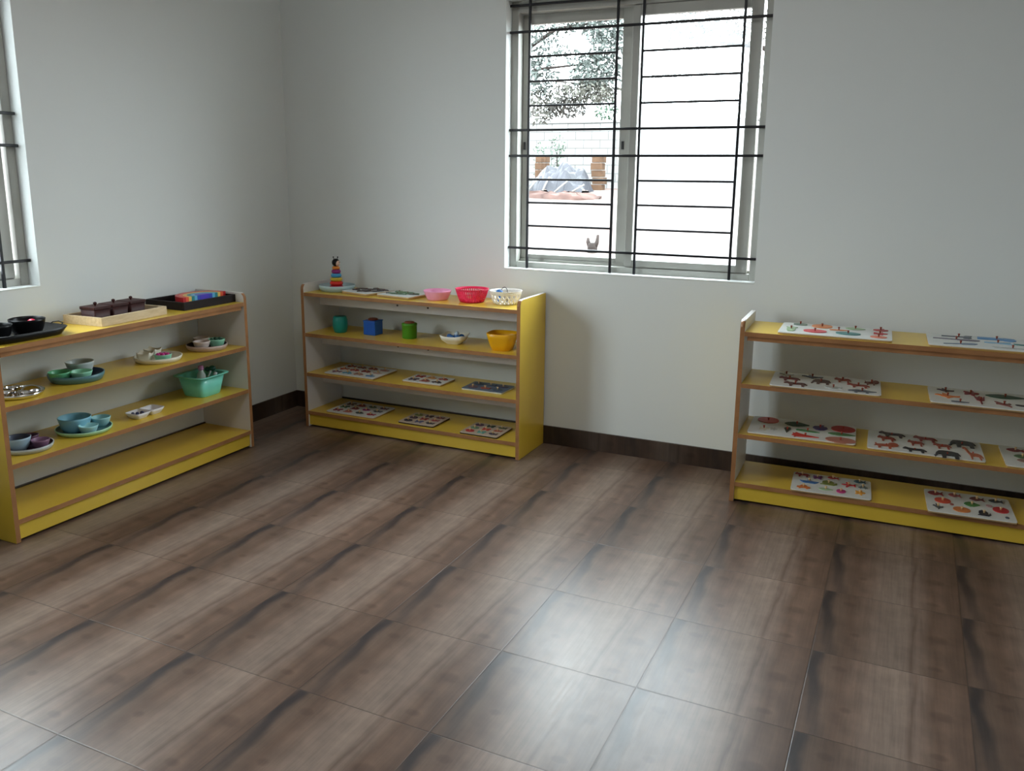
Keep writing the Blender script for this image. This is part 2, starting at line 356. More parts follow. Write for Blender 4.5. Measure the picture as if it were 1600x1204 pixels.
# ------------------------------------------------------------------ shelf units
UW, UD, UH, UT = 1.2565, .300, .770, .018
H = [0, .7242, .5102, .2970, .0872]
UNITS = {'a': (.3104, -1.9607, PI / 2 + .0074), 'b': (.3099, -.3105, -.0018), 'c': (2.5684, -.3809, .0207)}
def make_unit(key, label, strips, apron):
    x, y, rz = UNITS[key]
    t = thing('storage_shelf', label, 'shelf unit', (x, y, 0), rz, 'yellow open shelf units')
    for side in (0, 1):
        bm = new(); x0 = 0 if side == 0 else UW - UT; x1 = x0 + UT
        # outline in (depth, z), rounded front top corner
        r = .028; pts = [(0, .002), (UD, .002), (UD, UH)] + [(r - r * math.sin(a * PI / 12), UH - r + r * math.cos(a * PI / 12)) for a in range(0, 7)]
        A = [bm.verts.new((x0, d, z)) for d, z in pts]; B = [bm.verts.new((x1, d, z)) for d, z in pts]
        f = bm.faces.new(A); f.material_index = 0 if side == 0 else 1
        f = bm.faces.new(B[::-1]); f.material_index = 1 if side == 0 else 0
        for i in range(len(pts)):
            j = (i + 1) % len(pts); f = bm.faces.new((A[i], B[i], B[j], A[j])); f.material_index = 3 if i in (2, 3, 4) else 2
            f.smooth = 3 <= i < len(pts) - 1
        obj('side_panel', bm, [M['yellow'], M['inner'], M['edge'], M['inner']], t)
    for k in (1, 2, 3, 4):
        bm = new(); vs = box(bm, UT, UW - UT, .001, UD - .004, H[k] - UT, H[k], 0)
        for f in bm.faces:
            if f.normal.y < -.5 or f.calc_center_median().y < .002: f.material_index = 1
        obj('shelf', bm, [M['yellow'], M['edge']], t)
    bm = new(); box(bm, UT, UW - UT, .010, .026, .010, H[4] - UT); obj('plinth', bm, M['yellow'], t)
    if apron:
        bm = new(); box(bm, UT + .010, UW - UT - .010, .009, .024, H[1] - UT - .018, H[1] - UT); obj('apron', bm, M['edge'], t)
    if strips:
        for k in (1, 2, 3):
            bm = new(); box(bm, UT, UW - UT, .135, .150, H[k] - UT - .062, H[k] - UT)
            s = obj('stiffener', bm, M['inner'], t); s['label'] = 'white rail under the shelf'
            if k < 3:
                for sx in (.505, .685):
                    bm = new(); tube(bm, [(sx, .1355, H[k] - UT - .032), (sx, .1325, H[k] - UT - .032)], [.0055, .0045], 12); obj('screw', bm, M['screw'], s)
    return t
make_unit('a', 'yellow open shelf unit on the left wall holding bowls and trays', False, True)
make_unit('b', 'yellow open shelf unit in the corner left of the barred window', True, False)
make_unit('c', 'yellow open shelf unit right of the window full of puzzle boards', False, True)
def at(u, lx, ly, k, dz=0.0):
    x, y, rz = UNITS[u]; c, s = math.cos(rz), math.sin(rz)
    return (x + c * lx - s * ly, y + s * lx + c * ly, H[k] + dz)
def rot(u, extra=0): return UNITS[u][2] + extra

# ------------------------------------------------------------------ dishes
def bowl_bm(r, h, rb=None, th=.0035, n=44, curve=.6):
    rb = rb or r * .58; bm = new(); N = 7
    out = [(rb * .96, 0), (rb, .002)] + [(rb + (r - rb) * (i / N) ** curve, .002 + (h - .002) * i / N) for i in range(1, N + 1)]
    inn = [(rr - th, max(z, th)) for rr, z in out[::-1]][:-1]
    prof = out + [(r - th * .5, h + .0012)] + inn
    lathe(bm, prof, n, split=len(out)); return bm
def bowl(u, k, lx, ly, r, h, m, label, cat='bowl', dz=0.0, mi=None, group=None, rb=None, name='bowl', curve=.6):
    o = obj(name, bowl_bm(r, h, rb, curve=curve), [m, mi or m], None, at(u, lx, ly, k, dz), rot(u))
    return tag(o, label, cat, group)
def plate(u, k, lx, ly, r, h, m, label, mi=None):
    bm = new(); th = .004
    prof = [(r * .84, 0), (r * .90, .0015), (r * .975, h * .55), (r, h), (r - th, h + .0008), (r * .94, h * .5), (r * .87, th + .001), (r * .3, th)]
    lathe(bm, prof, 52, split=4); o = obj('plate', bm, [m, mi or m], None, at(u, lx, ly, k, .0), rot(u))
    return tag(o, label, 'plate', 'round plates carrying small bowls')
GB = 'small bowls on plates'
PZ = .0045     # plate floor thickness
# unit A, second shelf -------------------------------------------------------
plate('a', 2, .150, .116, 0.0887, 0.0179, M['steel'], 'shiny steel plate with steel bowls at the left end of the second shelf')
bowl('a', 2, 0.1001, 0.1246, 0.0261, 0.0198, M['steel'], 'small steel bowl behind the shelf post on the steel plate', dz=PZ, group=GB)
bowl('a', 2, 0.1586, 0.1624, 0.0278, 0.0216, M['steel'], 'small steel bowl at the back of the steel plate', dz=PZ, group=GB)
bm = new(); lathe(bm, [(.034, .0), (.035, .003), (.033, .014), (.025, .023), (.013, .028), (.001, .029)], 36)
tag(obj('bowl', bm, M['steel'], None, at('a', .181, .090, 2, PZ + .0015), 0), 'domed steel cup turned upside down on the steel plate', 'bowl', GB)
plate('a', 2, .418, .140, 0.1044, 0.029, M['teal_plate'], 'dark teal plate with green and pale bowls on the second shelf', M['teal_inner'])
bowl('a', 2, 0.3521, 0.1486, 0.0435, 0.04, M['green_bowl'], 'deeper green bowl at the left of the dark teal plate', dz=PZ, group=GB)
bowl('a', 2, 0.4638, 0.1727, 0.0544, 0.058, M['pale_bowl'], 'tall pale grey bowl at the back of the dark teal plate', dz=PZ, group=GB)
bowl('a', 2, 0.4052, 0.0953, 0.0422, 0.038, M['mint_bowl'], 'light mint bowl at the front of the dark teal plate', dz=PZ, group=GB)
def bead_mesh(r, m):
    bm = new(); sphere(bm, r, (0, 0, 0), u=12, v=8)
    me = bpy.data.meshes.new('bead'); bm.to_mesh(me); bm.free(); me.materials.append(m); return me
def beads(u, k, lx, ly, R, z, r, m, n, label, group, name='bead', flat=1.0):
    me = bead_mesh(r, m); placed = []; tries = 0
    while len(placed) < n and tries < 4000:
        tries += 1; a = random.uniform(0, 2 * PI); q = R * math.sqrt(random.random()); p = (q * math.cos(a), q * math.sin(a))
        if all((p[0] - b[0]) ** 2 + (p[1] - b[1]) ** 2 > (2.02 * r) ** 2 for b in placed): placed.append(p)
    for p in placed:
        o = bpy.data.objects.new(name, me); COL.objects.link(o); o.location = at(u, lx + p[0], ly + p[1], k, z + r * flat); o.scale = (1, 1, flat)
        tag(o, label, 'bead', group)
beads('a', 2, 0.4627, 0.1761, .026, PZ + .024, .011, M['leaf_green'], 3, 'small green bead inside the tall pale grey bowl', 'green beads in the pale bowl')
plate('a', 2, .822, .128, 0.1018, 0.0224, M['white_cer'], 'creamy white plate with square dishes and pink beads on second shelf')
def square_dish(u, k, lx, ly, s, h, m, label, rz=0, dz=0.0, s2=None, name='dish', flare=.62, p=7):
    s2 = s2 or s; bm = new(); th = .003
    def R(f, z): return sup(s * f, s2 * f, z, p, 48)
    # corners rise to points
    def Rr(f, z, lift):
        pts = sup(s * f, s2 * f, 0, p, 48); out = []
        for x, y, _ in pts:
            c = (min(abs(x) / (s * f), 1) * min(abs(y) / (s2 * f), 1)) ** 3
            out.append((x, y, z + lift * c))
        return out
    loft(bm, [R(flare, 0), R(flare * 1.03, .002), R(.85, h * .5), Rr(1, h, h * .35), Rr(.955, h, h * .35), R(.80, h * .5), R(flare * .95, th), R(flare * .4, th)])
    return tag(obj(name, bm, m, None, at(u, lx, ly, k, dz), rot(u, rz)), label, 'dish', GB)
square_dish('a', 2, 0.7704, 0.1469, .031, .036, M['white_cer'], 'small square white dish at the left of the creamy plate', .5, PZ + .001)
square_dish('a', 2, 0.8426, 0.1813, .031, .036, M['white_cer'], 'small square white dish at the back of the creamy plate', .3, PZ + .001)
bowl('a', 2, 0.8134, 0.0884, 0.0374, 0.03, M['mint_bowl'], 'shallow mint bowl of pink beads at the front of the creamy plate', dz=PZ, mi=M['pale_bowl'], group=GB, rb=.028)
beads('a', 2, 0.8134, 0.0884, .026, PZ + .017, .0085, M['magenta'], 8, 'magenta bead in the shallow mint bowl', 'magenta beads')
plate('a', 2, 1.110, .122, 0.0940, 0.0246, M['beige_plate'], 'beige plate with dark inside at the right end of second shelf', M['dark_plate_in'])
bowl('a', 2, 1.0670, 0.1117, 0.0387, 0.041, M['pink_white'], 'pinkish white bowl at the left of the beige plate', dz=PZ, group=GB)
bowl('a', 2, 1.1238, 0.1684, 0.0374, 0.044, M['beige_bowl'], 'beige bowl at the back of the beige plate', dz=PZ, group=GB)
bowl('a', 2, 1.1461, 0.0945, 0.0391, 0.04, M['mint_bowl'], 'mint bowl of dark green beads at right of the beige plate', dz=PZ, group=GB)
beads('a', 2, 1.1461, 0.0945, .026, PZ + .026, .0095, M['dk_green'], 7, 'dark green bead in the mint bowl on the beige plate', 'dark green beads')
# unit A, third shelf
plate('a', 3, .165, .116, 0.0887, 0.0202, M['grey_plate'], 'grey plate with dark inside at the left end of third shelf', M['dark_mauve_in'])
bowl('a', 3, 0.1332, 0.1237, 0.045, 0.0504, M['blue_grey'], 'blue grey bowl with dark inside behind the shelf post', dz=PZ, mi=M['slate_in'], group=GB)
bowl('a', 3, 0.2003, 0.1504, 0.0313, 0.036, M['purple_bowl_b'], 'small dark purple bowl at the back of the grey plate', dz=PZ, group=GB)
bowl('a', 3, 0.1865, 0.0730, 0.0331, 0.034, M['purple_bowl'], 'mauve bowl at the front of the grey plate', dz=PZ, group=GB)
plate('a', 3, .418, .126, 0.1061, 0.0179, M['green_plate'], 'pale green plate with blue bowls on the third shelf', M['teal_plate'])
bowl('a', 3, 0.4003, 0.1535, 0.0626, 0.0558, M['sky_bowl'], 'large sky blue bowl on the pale green plate', dz=PZ, group=GB, rb=.044)
bowl('a', 3, 0.3922, 0.0675, 0.0374, 0.034, M['aqua_bowl'], 'small aqua bowl at the front of the pale green plate', dz=PZ, group=GB)
bowl('a', 3, 0.4885, 0.1122, 0.0383, 0.038, M['aqua_bowl_b'], 'small aqua bowl at the right of the pale green plate', dz=PZ, group=GB)
# white twin dish
t = thing('twin_dish', 'white china twin dish holding dark beads on the third shelf', 'dish', at('a', .690, .085, 3), rot('a', .05))
for sx in (-1, 1):
    bm = new(); a = .039
    def q(f, z, g=1): return sup(a * f, .040 * f * g, z, 7, 48, sx * .0395, 0)
    loft(bm, [q(.62, 0), q(.66, .002), q(.84, .013), q(1, .026), q(.95, .0265), q(.8, .013), q(.58, .004), q(.2, .004)])
    obj('compartment', bm, M['white_china'], t)
beads('a', 3, .652, .083, .025, .0075, .0080, M['navy'], 9, 'navy bead in the white twin dish', 'navy beads')
# teal tub
t = thing('storage_tub', 'translucent teal plastic tub with a bottle inside on third shelf', 'tub', at('a', 1.075, .135, 3), rot('a', .02))
bm = new()
def q(rx, ry, z): return sup(rx, ry, z, 6, 56)
loft(bm, [q(.062, .060, 0), q(.064, .062, .003), q(.084, .080, .095), q(.0815, .0775, .095), q(.061, .059, .005), q(.02, .02, .005)])
obj('body', bm, M['tub_teal'], t)
bm = new(); loft(bm, [q(.083, .079, .092), q(.101, .094, .096), q(.102, .095, .100), q(.083, .079, .098)], 0, False, False)
bm.faces.ensure_lookup_table(); obj('rim', bm, M['tub_teal'], t)
t = thing('bottle', 'small white bottle with pink cap standing in the teal tub', 'bottle', at('a', 1.085, .145, 3, .0055), 0)
bm = new(); lathe(bm, [(.022, 0), (.024, .003), (.024, .055), (.019, .085), (.011, .104), (.011, .110)], 28); obj('body', bm, M['bottle_white'], t)
bm = new(); lathe(bm, [(.0125, .108), (.0130, .112), (.0125, .126), (.008, .130)], 24); o = obj('cap', bm, M['cap_pink'], t); o['label'] = 'pink cap'
t = thing('utensil', 'white stick with dark green head leaning in the teal tub', 'utensil', at('a', 1.120, .125, 3, .0055), rot('a'))
bm = new(); tube(bm, [(-.040, -.012, .055), (.0, .0, .088), (.012, .004, .098)], .0035, 10); obj('handle', bm, M['bottle_white'], t)
bm = new(); sphere(bm, .017, (.022, .006, .106), 1.1, 1, .8); sphere(bm, .012, (.006, .020, .104)); o = obj('head', bm, M['dk_green'], t); o['label'] = 'dark green head'
bm = new(); lathe(bm, [(.006, 0), (.008, .004), (.008, .085), (.010, .092), (.004, .097)], 16); tag(obj('dropper', bm, M['white_china'], None, at('a', 1.118, .090, 3, .0055), 0), 'small white tube standing at the front of the teal tub', 'tube')
# unit A, top shelf ----------------------------------------------------------
def open_tray(name, label, u, lx, ly, sx, sy, h, m, rz=0, mi=None, wall=.010, k=1):
    t = thing(name, label, 'tray', at(u, lx, ly, k), rot(u, rz), 'trays on the top shelf at left')
    bm = new(); ring2 = [(-sx, -sy), (sx, -sy), (sx, sy), (-sx, sy)]
    box(bm, -sx, sx, -sy, -sy + wall, 0, h, 0, .0015); box(bm, -sx, sx, sy - wall, sy, 0, h, 0, .0015)
    box(bm, -sx, -sx + wall, -sy + wall, sy - wall, 0, h, 0, .0015); box(bm, sx - wall, sx, -sy + wall, sy - wall, 0, h, 0, .0015)
    obj('rim', bm, m, t)
    bm = new(); box(bm, -sx + wall, sx - wall, -sy + wall, sy - wall, .001, .008); o = obj('tray_bottom', bm, mi or m, t)
    if mi: o['label'] = 'dark tray bottom'
    return t
open_tray('tray', 'pale pine tray holding three dark lidded boxes', 'a', .640, .146, .174, .104, .036, M['lightwood'], .05, M['ebony'])
for i, w_ in enumerate(('left', 'middle', 'right')):
    cx = .536 + .094 * i
    t = thing('lidded_box', 'dark rosewood lidded box with knob, the %s one in the pine tray' % w_, 'box', at('a', cx, .142 + .006 * i, 1, .0085), rot('a', .03), 'dark lidded boxes')
    bm = new(); a = .0415
    loft(bm, [sup(a * .95, a * .95, 0, 14), sup(a * .93, a * .93, .010, 14), sup(a * .97, a * .97, .048, 14)]); obj('body', bm, M['darkwood'], t)
    bm = new(); box(bm, -a, a, -a, a, .0485, .061, 0, .002); lid = obj('lid', bm, M['darkwood'], t)
    bm = new(); lathe(bm, [(.0035, .061), (.003, .064), (.0062, .067), (.0075, .071), (.006, .075), (.001, .077)], 16); obj('knob', bm, M['darkwood'], lid)
open_tray('tray', 'dark stained wooden tray holding the rainbow arcs', 'a', 1.080, .168, .160, .118, .037, M['ebony'], -.012)
arcs = [('arc_red', 'dark red'), ('arc_orange', 'orange'), ('arc_yellow', 'yellow'), ('arc_teal', 'teal'), ('arc_sky', 'light blue'), ('arc_blue', 'blue'), ('violet', 'violet')]
R0 = .132
for i, (mk, nm) in enumerate(arcs):
    ro = R0 - i * .0172; ri = ro - .0166; last = i == len(arcs) - 1
    bm = new(); n = 40; zz0, zz1 = .0, .041
    pts = [(ro * math.cos(PI * j / n), ro * math.sin(PI * j / n) * .97) for j in range(n + 1)]
    if last: prism(bm, pts, zz0, zz1)
    else: prism(bm, pts + [(ri * math.cos(PI * j / n), ri * math.sin(PI * j / n) * .97) for j in range(n, -1, -1)], zz0, zz1)
    o = obj('rainbow_arc', bm, M[mk], None, at('a', 1.098, .102, 1, .0085), rot('a', -.012))
    tag(o, '%s wooden %s of the rainbow stacker in the dark tray' % (nm, 'half disc at the centre' if last else 'arch'), 'wooden arch', 'rainbow arches')
# black tray and bowls
t = thing('serving_tray', 'glossy black tray with wire handle holding two black bowls', 'tray', at('a', .178, .140, 1), rot('a', .0), 'trays on the top shelf at left')
bm = new(); q = lambda f, z, d=0: sup(.136 + f, .106 + f, z, 5, 64)
loft(bm, [q(0, 0), q(.003, .002), q(.021, .030), q(.018, .031), q(0.0, .005), q(-.06, .004)]); obj('tray_body', bm, M['black_pl'], t)
bm = new(); tube(bm, [(.152, -.060, .029), (.160, -.058, .034), (.164, -.030, .038), (.160, -.002, .034), (.152, .0, .029)], .0022, 8); obj('handle', bm, M['black_pl'], t)
bowl('a', 1, .118, .150, .054, .048, M['black_pl'], 'black bowl cut off by the left picture edge', dz=.0055, group='black bowls', rb=.038)
bowl('a', 1, .240, .150, .063, .054, M['black_pl'], 'black bowl with a red piece inside on the black tray', dz=.0055, group='black bowls', rb=.045)
bm = new(); sphere(bm, .015, (0, 0, .015), 1.3, .9, .8); tag(obj('toy_piece', bm, M['crimson'], None, at('a', .264, .156, 1, .0280), 0), 'small red piece inside the right black bowl', 'toy piece')

# ------------------------------------------------------------------ unit B
plate('b', 1, .122, .150, .096, .031, M['pale_blue_plate'], 'pale blue plate under the ring stacker toy')
t = thing('ring_stacker', 'rainbow ring stacking toy with black antennae head on pale blue plate', 'stacking toy', at('b', .118, .150, 1, .0045), rot('b', .30))
z = 0.0
for mk, R, h in (('crimson', .0375, .023), ('red', .0345, .023), ('ring_yellow', .032, .019), ('ring_blue', .028, .021), ('ring_purple', .0245, .021), ('ring_orange', .0205, .017)):
    bm = new(); rr = h / 2; q = [(R - rr, 0)] + [(R - rr + rr * math.cos(a), rr + rr * math.sin(a)) for a in [(-PI / 2) + PI * i / 10 for i in range(11)]] + [(.004, h)]
    lathe(bm, q, 36); o = obj('ring', bm, M[mk], t, (0, 0, z)); o['label'] = mk.replace('ring_', '') + ' ring'; z += h
bm = new(); sphere(bm, .0205, (0, 0, z + .0195), 1, 1, 1.02); hd = obj('head', bm, M['black_pl'], t); hd['label'] = 'black head with pale face and antennae'
bm = new(); sphere(bm, .0158, (.0072, -.0030, z + .0175), 1, 1, 1.05); obj('face', bm, M['face'], hd)
for s in (-1, 1):
    bm = new(); tube(bm, [(.008 * s - .001, .001 * s, z + .034), (.0105 * s - .001, .0015 * s, z + .043), (.011 * s - .001, .0015 * s, z + .046)], .0019, 8); sphere(bm, .0035, (.0112 * s - .001, .0015 * s, z + .048), u=10, v=8); obj('antenna', bm, M['black_pl'], hd)
    bm = new(); sphere(bm, .0022, (.0215, -.003 + .0055 * s, z + .0215), u=8, v=6); obj('eye', bm, M['black_pl'], hd)

# ------------------------------------------------------------------ puzzle shapes (unit square outlines)
def ell(n=24, p=2): return [(.5 * math.copysign(abs(math.cos(a)) ** (2 / p), math.cos(a)), .5 * math.copysign(abs(math.sin(a)) ** (2 / p), math.sin(a))) for a in [2 * PI * i / n for i in range(n)]]
def P(l): return [(x - .5, y - .5) for x, y in l]
SH = {
 'round': ell(), 'square': ell(24, 5),
 'quad': P([(0, .60), (.04, .76), (.12, .92), (.17, .84), (.24, .76), (.5, .72), (.76, .76), (.88, .70), (1, .40), (.96, .38), (.88, .56), (.88, .05), (.78, .05), (.74, .42), (.40, .40), (.37, .05), (.27, .05), (.24, .44), (.15, .56), (.05, .54)]),
 'lion': P([(0, .30), (.05, .42), (.02, .7), (.08, .74), (.10, .55), (.35, .64), (.55, .66), (.62, .9), (.78, 1), (.94, .9), (1, .66), (.95, .45), (.8, .34), (.7, .36), (.70, .02), (.60, .02), (.58, .34), (.30, .32), (.26, .02), (.16, .02), (.16, .3), (.08, .36)]),
 'elephant': P([(0, .20), (.04, .16), (.07, .45), (.1, .62), (.2, .9), (.36, .95), (.7, .93), (.9, .8), (.98, .45), (.95, .43), (.9, .55), (.9, 0), (.76, 0), (.74, .32), (.46, .32), (.44, 0), (.30, 0), (.28, .4), (.18, .44), (.12, .2), (.06, .06)]),
 'giraffe': P([(0, .93), (.06, 1), (.16, .98), (.2, .9), (.38, .52), (.75, .50), (.9, .42), (1, .2), (.96, .19), (.88, .34), (.88, 0), (.82, 0), (.76, .26), (.46, .27), (.42, 0), (.36, 0), (.32, .34), (.24, .5), (.1, .86), (.02, .86)]),
 'croc': P([(0, .45), (.2, .62), (.3, .7), (.6, .68), (.8, .55), (1, .5), (.82, .40), (.72, .36), (.72, .14), (.62, .14), (.62, .34), (.34, .32), (.34, .14), (.24, .14), (.22, .36), (.02, .38)]),
 'bird': P([(0, .6), (.1, .72), (.2, .7), (.32, .58), (.3, 1), (.42, .9), (.55, .6), (.78, .52), (1, .6), (.96, .42), (.75, .36), (.6, .2), (.56, .02), (.46, .02), (.44, .22), (.28, .34), (.15, .52)]),
 'fish': P([(0, .5), (.15, .72), (.4, .85), (.62, .74), (.8, .58), (1, .85), (.95, .5), (1, .15), (.8, .42), (.62, .26), (.4, .15), (.15, .28)]),
 'leaf': P([(0, .5), (.12, .7), (.35, .86), (.6, .82), (.82, .66), (1, .52), (.82, .36), (.6, .2), (.35, .14), (.12, .3)]),
 'long': P([(0, .5), (.05, .62), (.3, .66), (.75, .6), (1, .5), (.75, .40), (.3, .34), (.05, .38)]),
 'carrot': P([(1, .45), (.6, .62), (.3, .78), (.22, .85), (.12, .98), (.1, .75), (0, .8), (.06, .6), (0, .4), (.1, .35), (.1, .1), (.2, .25), (.3, .26), (.6, .34)]),
 'cone': P([(.5, 0), (.72, .4), (.9, .72), (.7, .95), (.5, .86), (.3, .95), (.1, .72), (.28, .4)]),
 'drop': P([(.5, 0), (.78, .1), (.98, .4), (.9, .65), (.62, .72), (.72, 1), (.55, .95), (.42, .74), (.12, .68), (.02, .4), (.22, .1)]),
 'flower': [(.5 * (0.72 + .28 * math.cos(5 * a)) * math.cos(a), .5 * (.72 + .28 * math.cos(5 * a)) * math.sin(a)) for a in [2 * PI * i / 40 for i in range(40)]],
 'tulip': P([(.45, 0), (.55, 0), (.56, .4), (.8, .5), (.9, 1), (.7, .8), (.5, 1), (.3, .8), (.1, 1), (.2, .5), (.44, .4)]),
 'car': P([(0, .25), (.02, .5), (.2, .55), (.32, .85), (.68, .85), (.8, .55), (.98, .48), (1, .25), (.88, .25), (.82, .08), (.7, .08), (.66, .25), (.34, .25), (.3, .08), (.18, .08), (.12, .25)]),
 'truck': P([(0, .22), (0, .9), (.62, .9), (.62, .7), (.82, .7), (.98, .5), (1, .22), (.88, .22), (.84, .05), (.74, .05), (.7, .22), (.32, .22), (.28, .05), (.16, .05), (.12, .22)]),
 'plane': P([(0, .48), (.2, .58), (.4, .58), (.3, 1), (.42, 1), (.62, .58), (.85, .56), (.92, .75), (1, .75), (.97, .5), (1, .25), (.92, .25), (.85, .44), (.62, .42), (.42, 0), (.3, 0), (.4, .42), (.2, .42)]),
 'boat': P([(0, .45), (.42, .45), (.42, 1), (.5, 1), (.5, .45), (1, .45), (.82, .05), (.18, .05)]),
 'butterfly': P([(.5, .3), (.2, 0), (.05, .25), (.3, .5), (0, .7), (.1, 1), (.4, .85), (.5, .65), (.6, .85), (.9, 1), (1, .7), (.7, .5), (.95, .25), (.8, 0)]),
 'hammer': P([(0, .42), (.62, .44), (.62, .1), (.78, .0), (.86, .2), (.84, .8), (.9, 1), (.7, .95), (.62, .58), (0, .58)]),
 'saw': P([(0, .2), (.0, .8), (.65, .9), (.7, 1), (.95, .85), (1, .4), (.9, .1), (.7, .2), (.66, .3)]),
 'screw': P([(0, .46), (.5, .46), (.52, .3), (.9, .25), (1, .5), (.9, .75), (.52, .7), (.5, .54), (0, .54)]),
 'pliers': P([(0, .55), (.25, .68), (.45, .58), (.7, .72), (1, .9), (.98, .78), (.6, .5), (.98, .22), (1, .1), (.7, .28), (.45, .42), (.25, .32), (0, .45), (.2, .5)]),
 'snail': P([(0, .1), (.8, .06), (1, .3), (.96, .62), (.9, .4), (.78, .3), (.8, .6), (.66, .9), (.4, 1), (.15, .8), (.1, .45), (.2, .22)]),
 'pine': P([(.3, 0), (.7, 0), (.85, .2), (.88, .5), (.75, .68), (1, .85), (.68, .82), (.6, 1), (.5, .84), (.4, 1), (.32, .82), (0, .85), (.25, .68), (.12, .5), (.15, .2)]),
 'wave': P([(0, .3), (.15, .6), (.35, .75), (.5, .6), (.7, .7), (.85, .95), (1, .8), (.9, .5), (.75, .35), (.6, .4), (.45, .2), (.25, .25), (.1, .05)]),
}
CN = {}
def puzzle(label, u, k, lx, ly, w, d, pieces, rz=0.0, top='board_white', side='board_side', knob='knob_brown', th=.009, kr=.0042, kh=.0115, group='peg puzzle boards'):
    t = thing('puzzle_board', label, 'puzzle', at(u, lx, ly, k), rot(u, rz), group)
    bm = new(); r = .008
    pts = sup(w / 2, d / 2, 0, 26, 56)
    loft(bm, [[(x, y, 0) for x, y, _ in pts], [(x, y, th - .0025) for x, y, _ in pts]], 1, True, False)
    loft(bm, [[(x, y, th - .0025) for x, y, _ in pts], [(x, y, th) for x, y, _ in pts]], 0, False, True)
    obj('board', bm, [M[top], M[side]], t)
    for pcs in pieces:
        sh, pu, pv, pw, pd, col = pcs[:6]; a = pcs[6] if len(pcs) > 6 else 0.0; nk = pcs[7] if len(pcs) > 7 else True
        px, py = (pu - .5) * w, (pv - .5) * d; c, s = math.cos(a), math.sin(a)
        o2 = [(c * x * pw - s * y * pd, s * x * pw + c * y * pd) for x, y in SH[sh]]
        bm = new(); prism(bm, o2, th - .001, th + .003)
        pz = obj('puzzle_piece', bm, pc(col), t, (px, py, 0)); 
        if nk:
            bm = new(); lathe(bm, [(kr * .7, th + .003), (kr * .6, th + .003 + kh * .4), (kr, th + .003 + kh * .65), (kr * .95, th + .003 + kh * .92), (kr * .4, th + .003 + kh)], 14)
            kx = 0; obj('knob', bm, M[knob], pz, (kx, 0, 0))
    return t
RD = (170, 44, 40); DR = (110, 30, 30); OR = (226, 140, 84); PK = (216, 84, 90); GR = (84, 132, 96); DG = (32, 72, 50); PG = (164, 190, 150); TL = (70, 128, 124); BL = (84, 140, 190); LB = (140, 180, 206); BK = (38, 36, 42); GY = (96, 100, 108); LG = (188, 190, 186); BN = (112, 52, 40); RB = (150, 66, 50); PU = (74, 52, 110); YL = (226, 190, 90); OL = (128, 140, 60); MG = (196, 60, 130); TN = (186, 122, 104); CR = (220, 214, 196)
# unit C
puzzle('white peg puzzle board of fruit shapes on top shelf beside the end panel', 'c', 1, .351, .141, .418, .254, [
 ('pine', .105, .36, .045, .11, PG), ('round', .165, .84, .055, .045, (120, 140, 128)), ('round', .37, .80, .080, .085, OR), ('round', .325, .30, .088, .07, PK),
 ('long', .53, .56, .07, .05, OR, .1), ('leaf', .675, .80, .075, .07, PG), ('round', .62, .30, .092, .06, TL), ('drop', .90, .86, .058, .055, RD), ('flower', .895, .52, .056, .055, (190, 50, 50)), ('round', .885, .2, .060, .045, (226, 130, 100))])
puzzle('white peg puzzle board of tool shapes at right on the top shelf', 'c', 1, .893, .136, .418, .258, [
 ('hammer', .27, .80, .12, .06, GY), ('screw', .24, .55, .16, .05, (116, 108, 120)), ('screw', .26, .2, .12, .05, (120, 136, 156), .3), ('saw', .58, .82, .13, .07, BL, -.06), ('pliers', .57, .5, .09, .05, LB), ('long', .66, .14, .13, .04, LG),
 ('pliers', .80, .48, .09, .05, TL, -.1), ('long', .90, .72, .07, .04, (190, 90, 80)), ('round', .92, .25, .05, .05, LG)])
puzzle('white peg puzzle board of animals on the second shelf beside the end panel', 'c', 2, .332, .128, .415, .254, [
 ('bird', .12, .84, .06, .075, LG), ('quad', .165, .53, .085, .085, DR), ('quad', .235, .20, .092, .085, (96, 52, 46)), ('bird', .37, .82, .085, .06, GY), ('elephant', .46, .52, .078, .085, (90, 62, 54)), ('fish', .58, .20, .065, .06, LG),
 ('quad', .655, .79, .065, .095, RB), ('quad', .80, .50, .085, .075, RB), ('lion', .92, .80, .055, .085, (110, 56, 44)), ('croc', .835, .15, .105, .080, GY)], .02)
puzzle('white peg puzzle board with large dark green leaf shape at right on second shelf', 'c', 2, .918, .127, .415, .262, [
 ('bird', .15, .78, .062, .06, (70, 40, 40)), ('bird', .155, .43, .088, .075, (214, 120, 50)), ('long', .245, .12, .06, .045, GY), ('flower', .36, .75, .058, .08, (130, 30, 36)), ('tulip', .42, .36, .045, .12, (120, 26, 34)), ('leaf', .64, .72, .135, .085, (40, 76, 52)),
 ('bird', .60, .25, .05, .085, (120, 54, 48), .5), ('long', .83, .24, .12, .06, (50, 44, 50), -.15), ('leaf', .93, .70, .05, .06, DG)])
puzzle('white vegetable puzzle board at the left end of the third shelf', 'c', 3, .257, .150, .417, .262, [
 ('round', .155, .80, .088, .088, (196, 74, 62)), ('leaf', .44, .74, .100, .090, DG), ('drop', .665, .70, .062, .080, PU), ('round', .88, .76, .095, .092, (170, 36, 34)), ('flower', .145, .30, .045, .06, CR), ('flower', .235, .32, .030, .04, LG, 0, False),
 ('cone', .365, .36, .035, .085, (46, 60, 40)), ('long', .555, .42, .095, .075, (70, 128, 76), -.15), ('carrot', .545, .14, .105, .075, (206, 56, 44), -.03), ('leaf', .87, .45, .105, .055, (84, 130, 80)), ('round', .865, .13, .115, .075, TN)], .02, knob='knob_red')
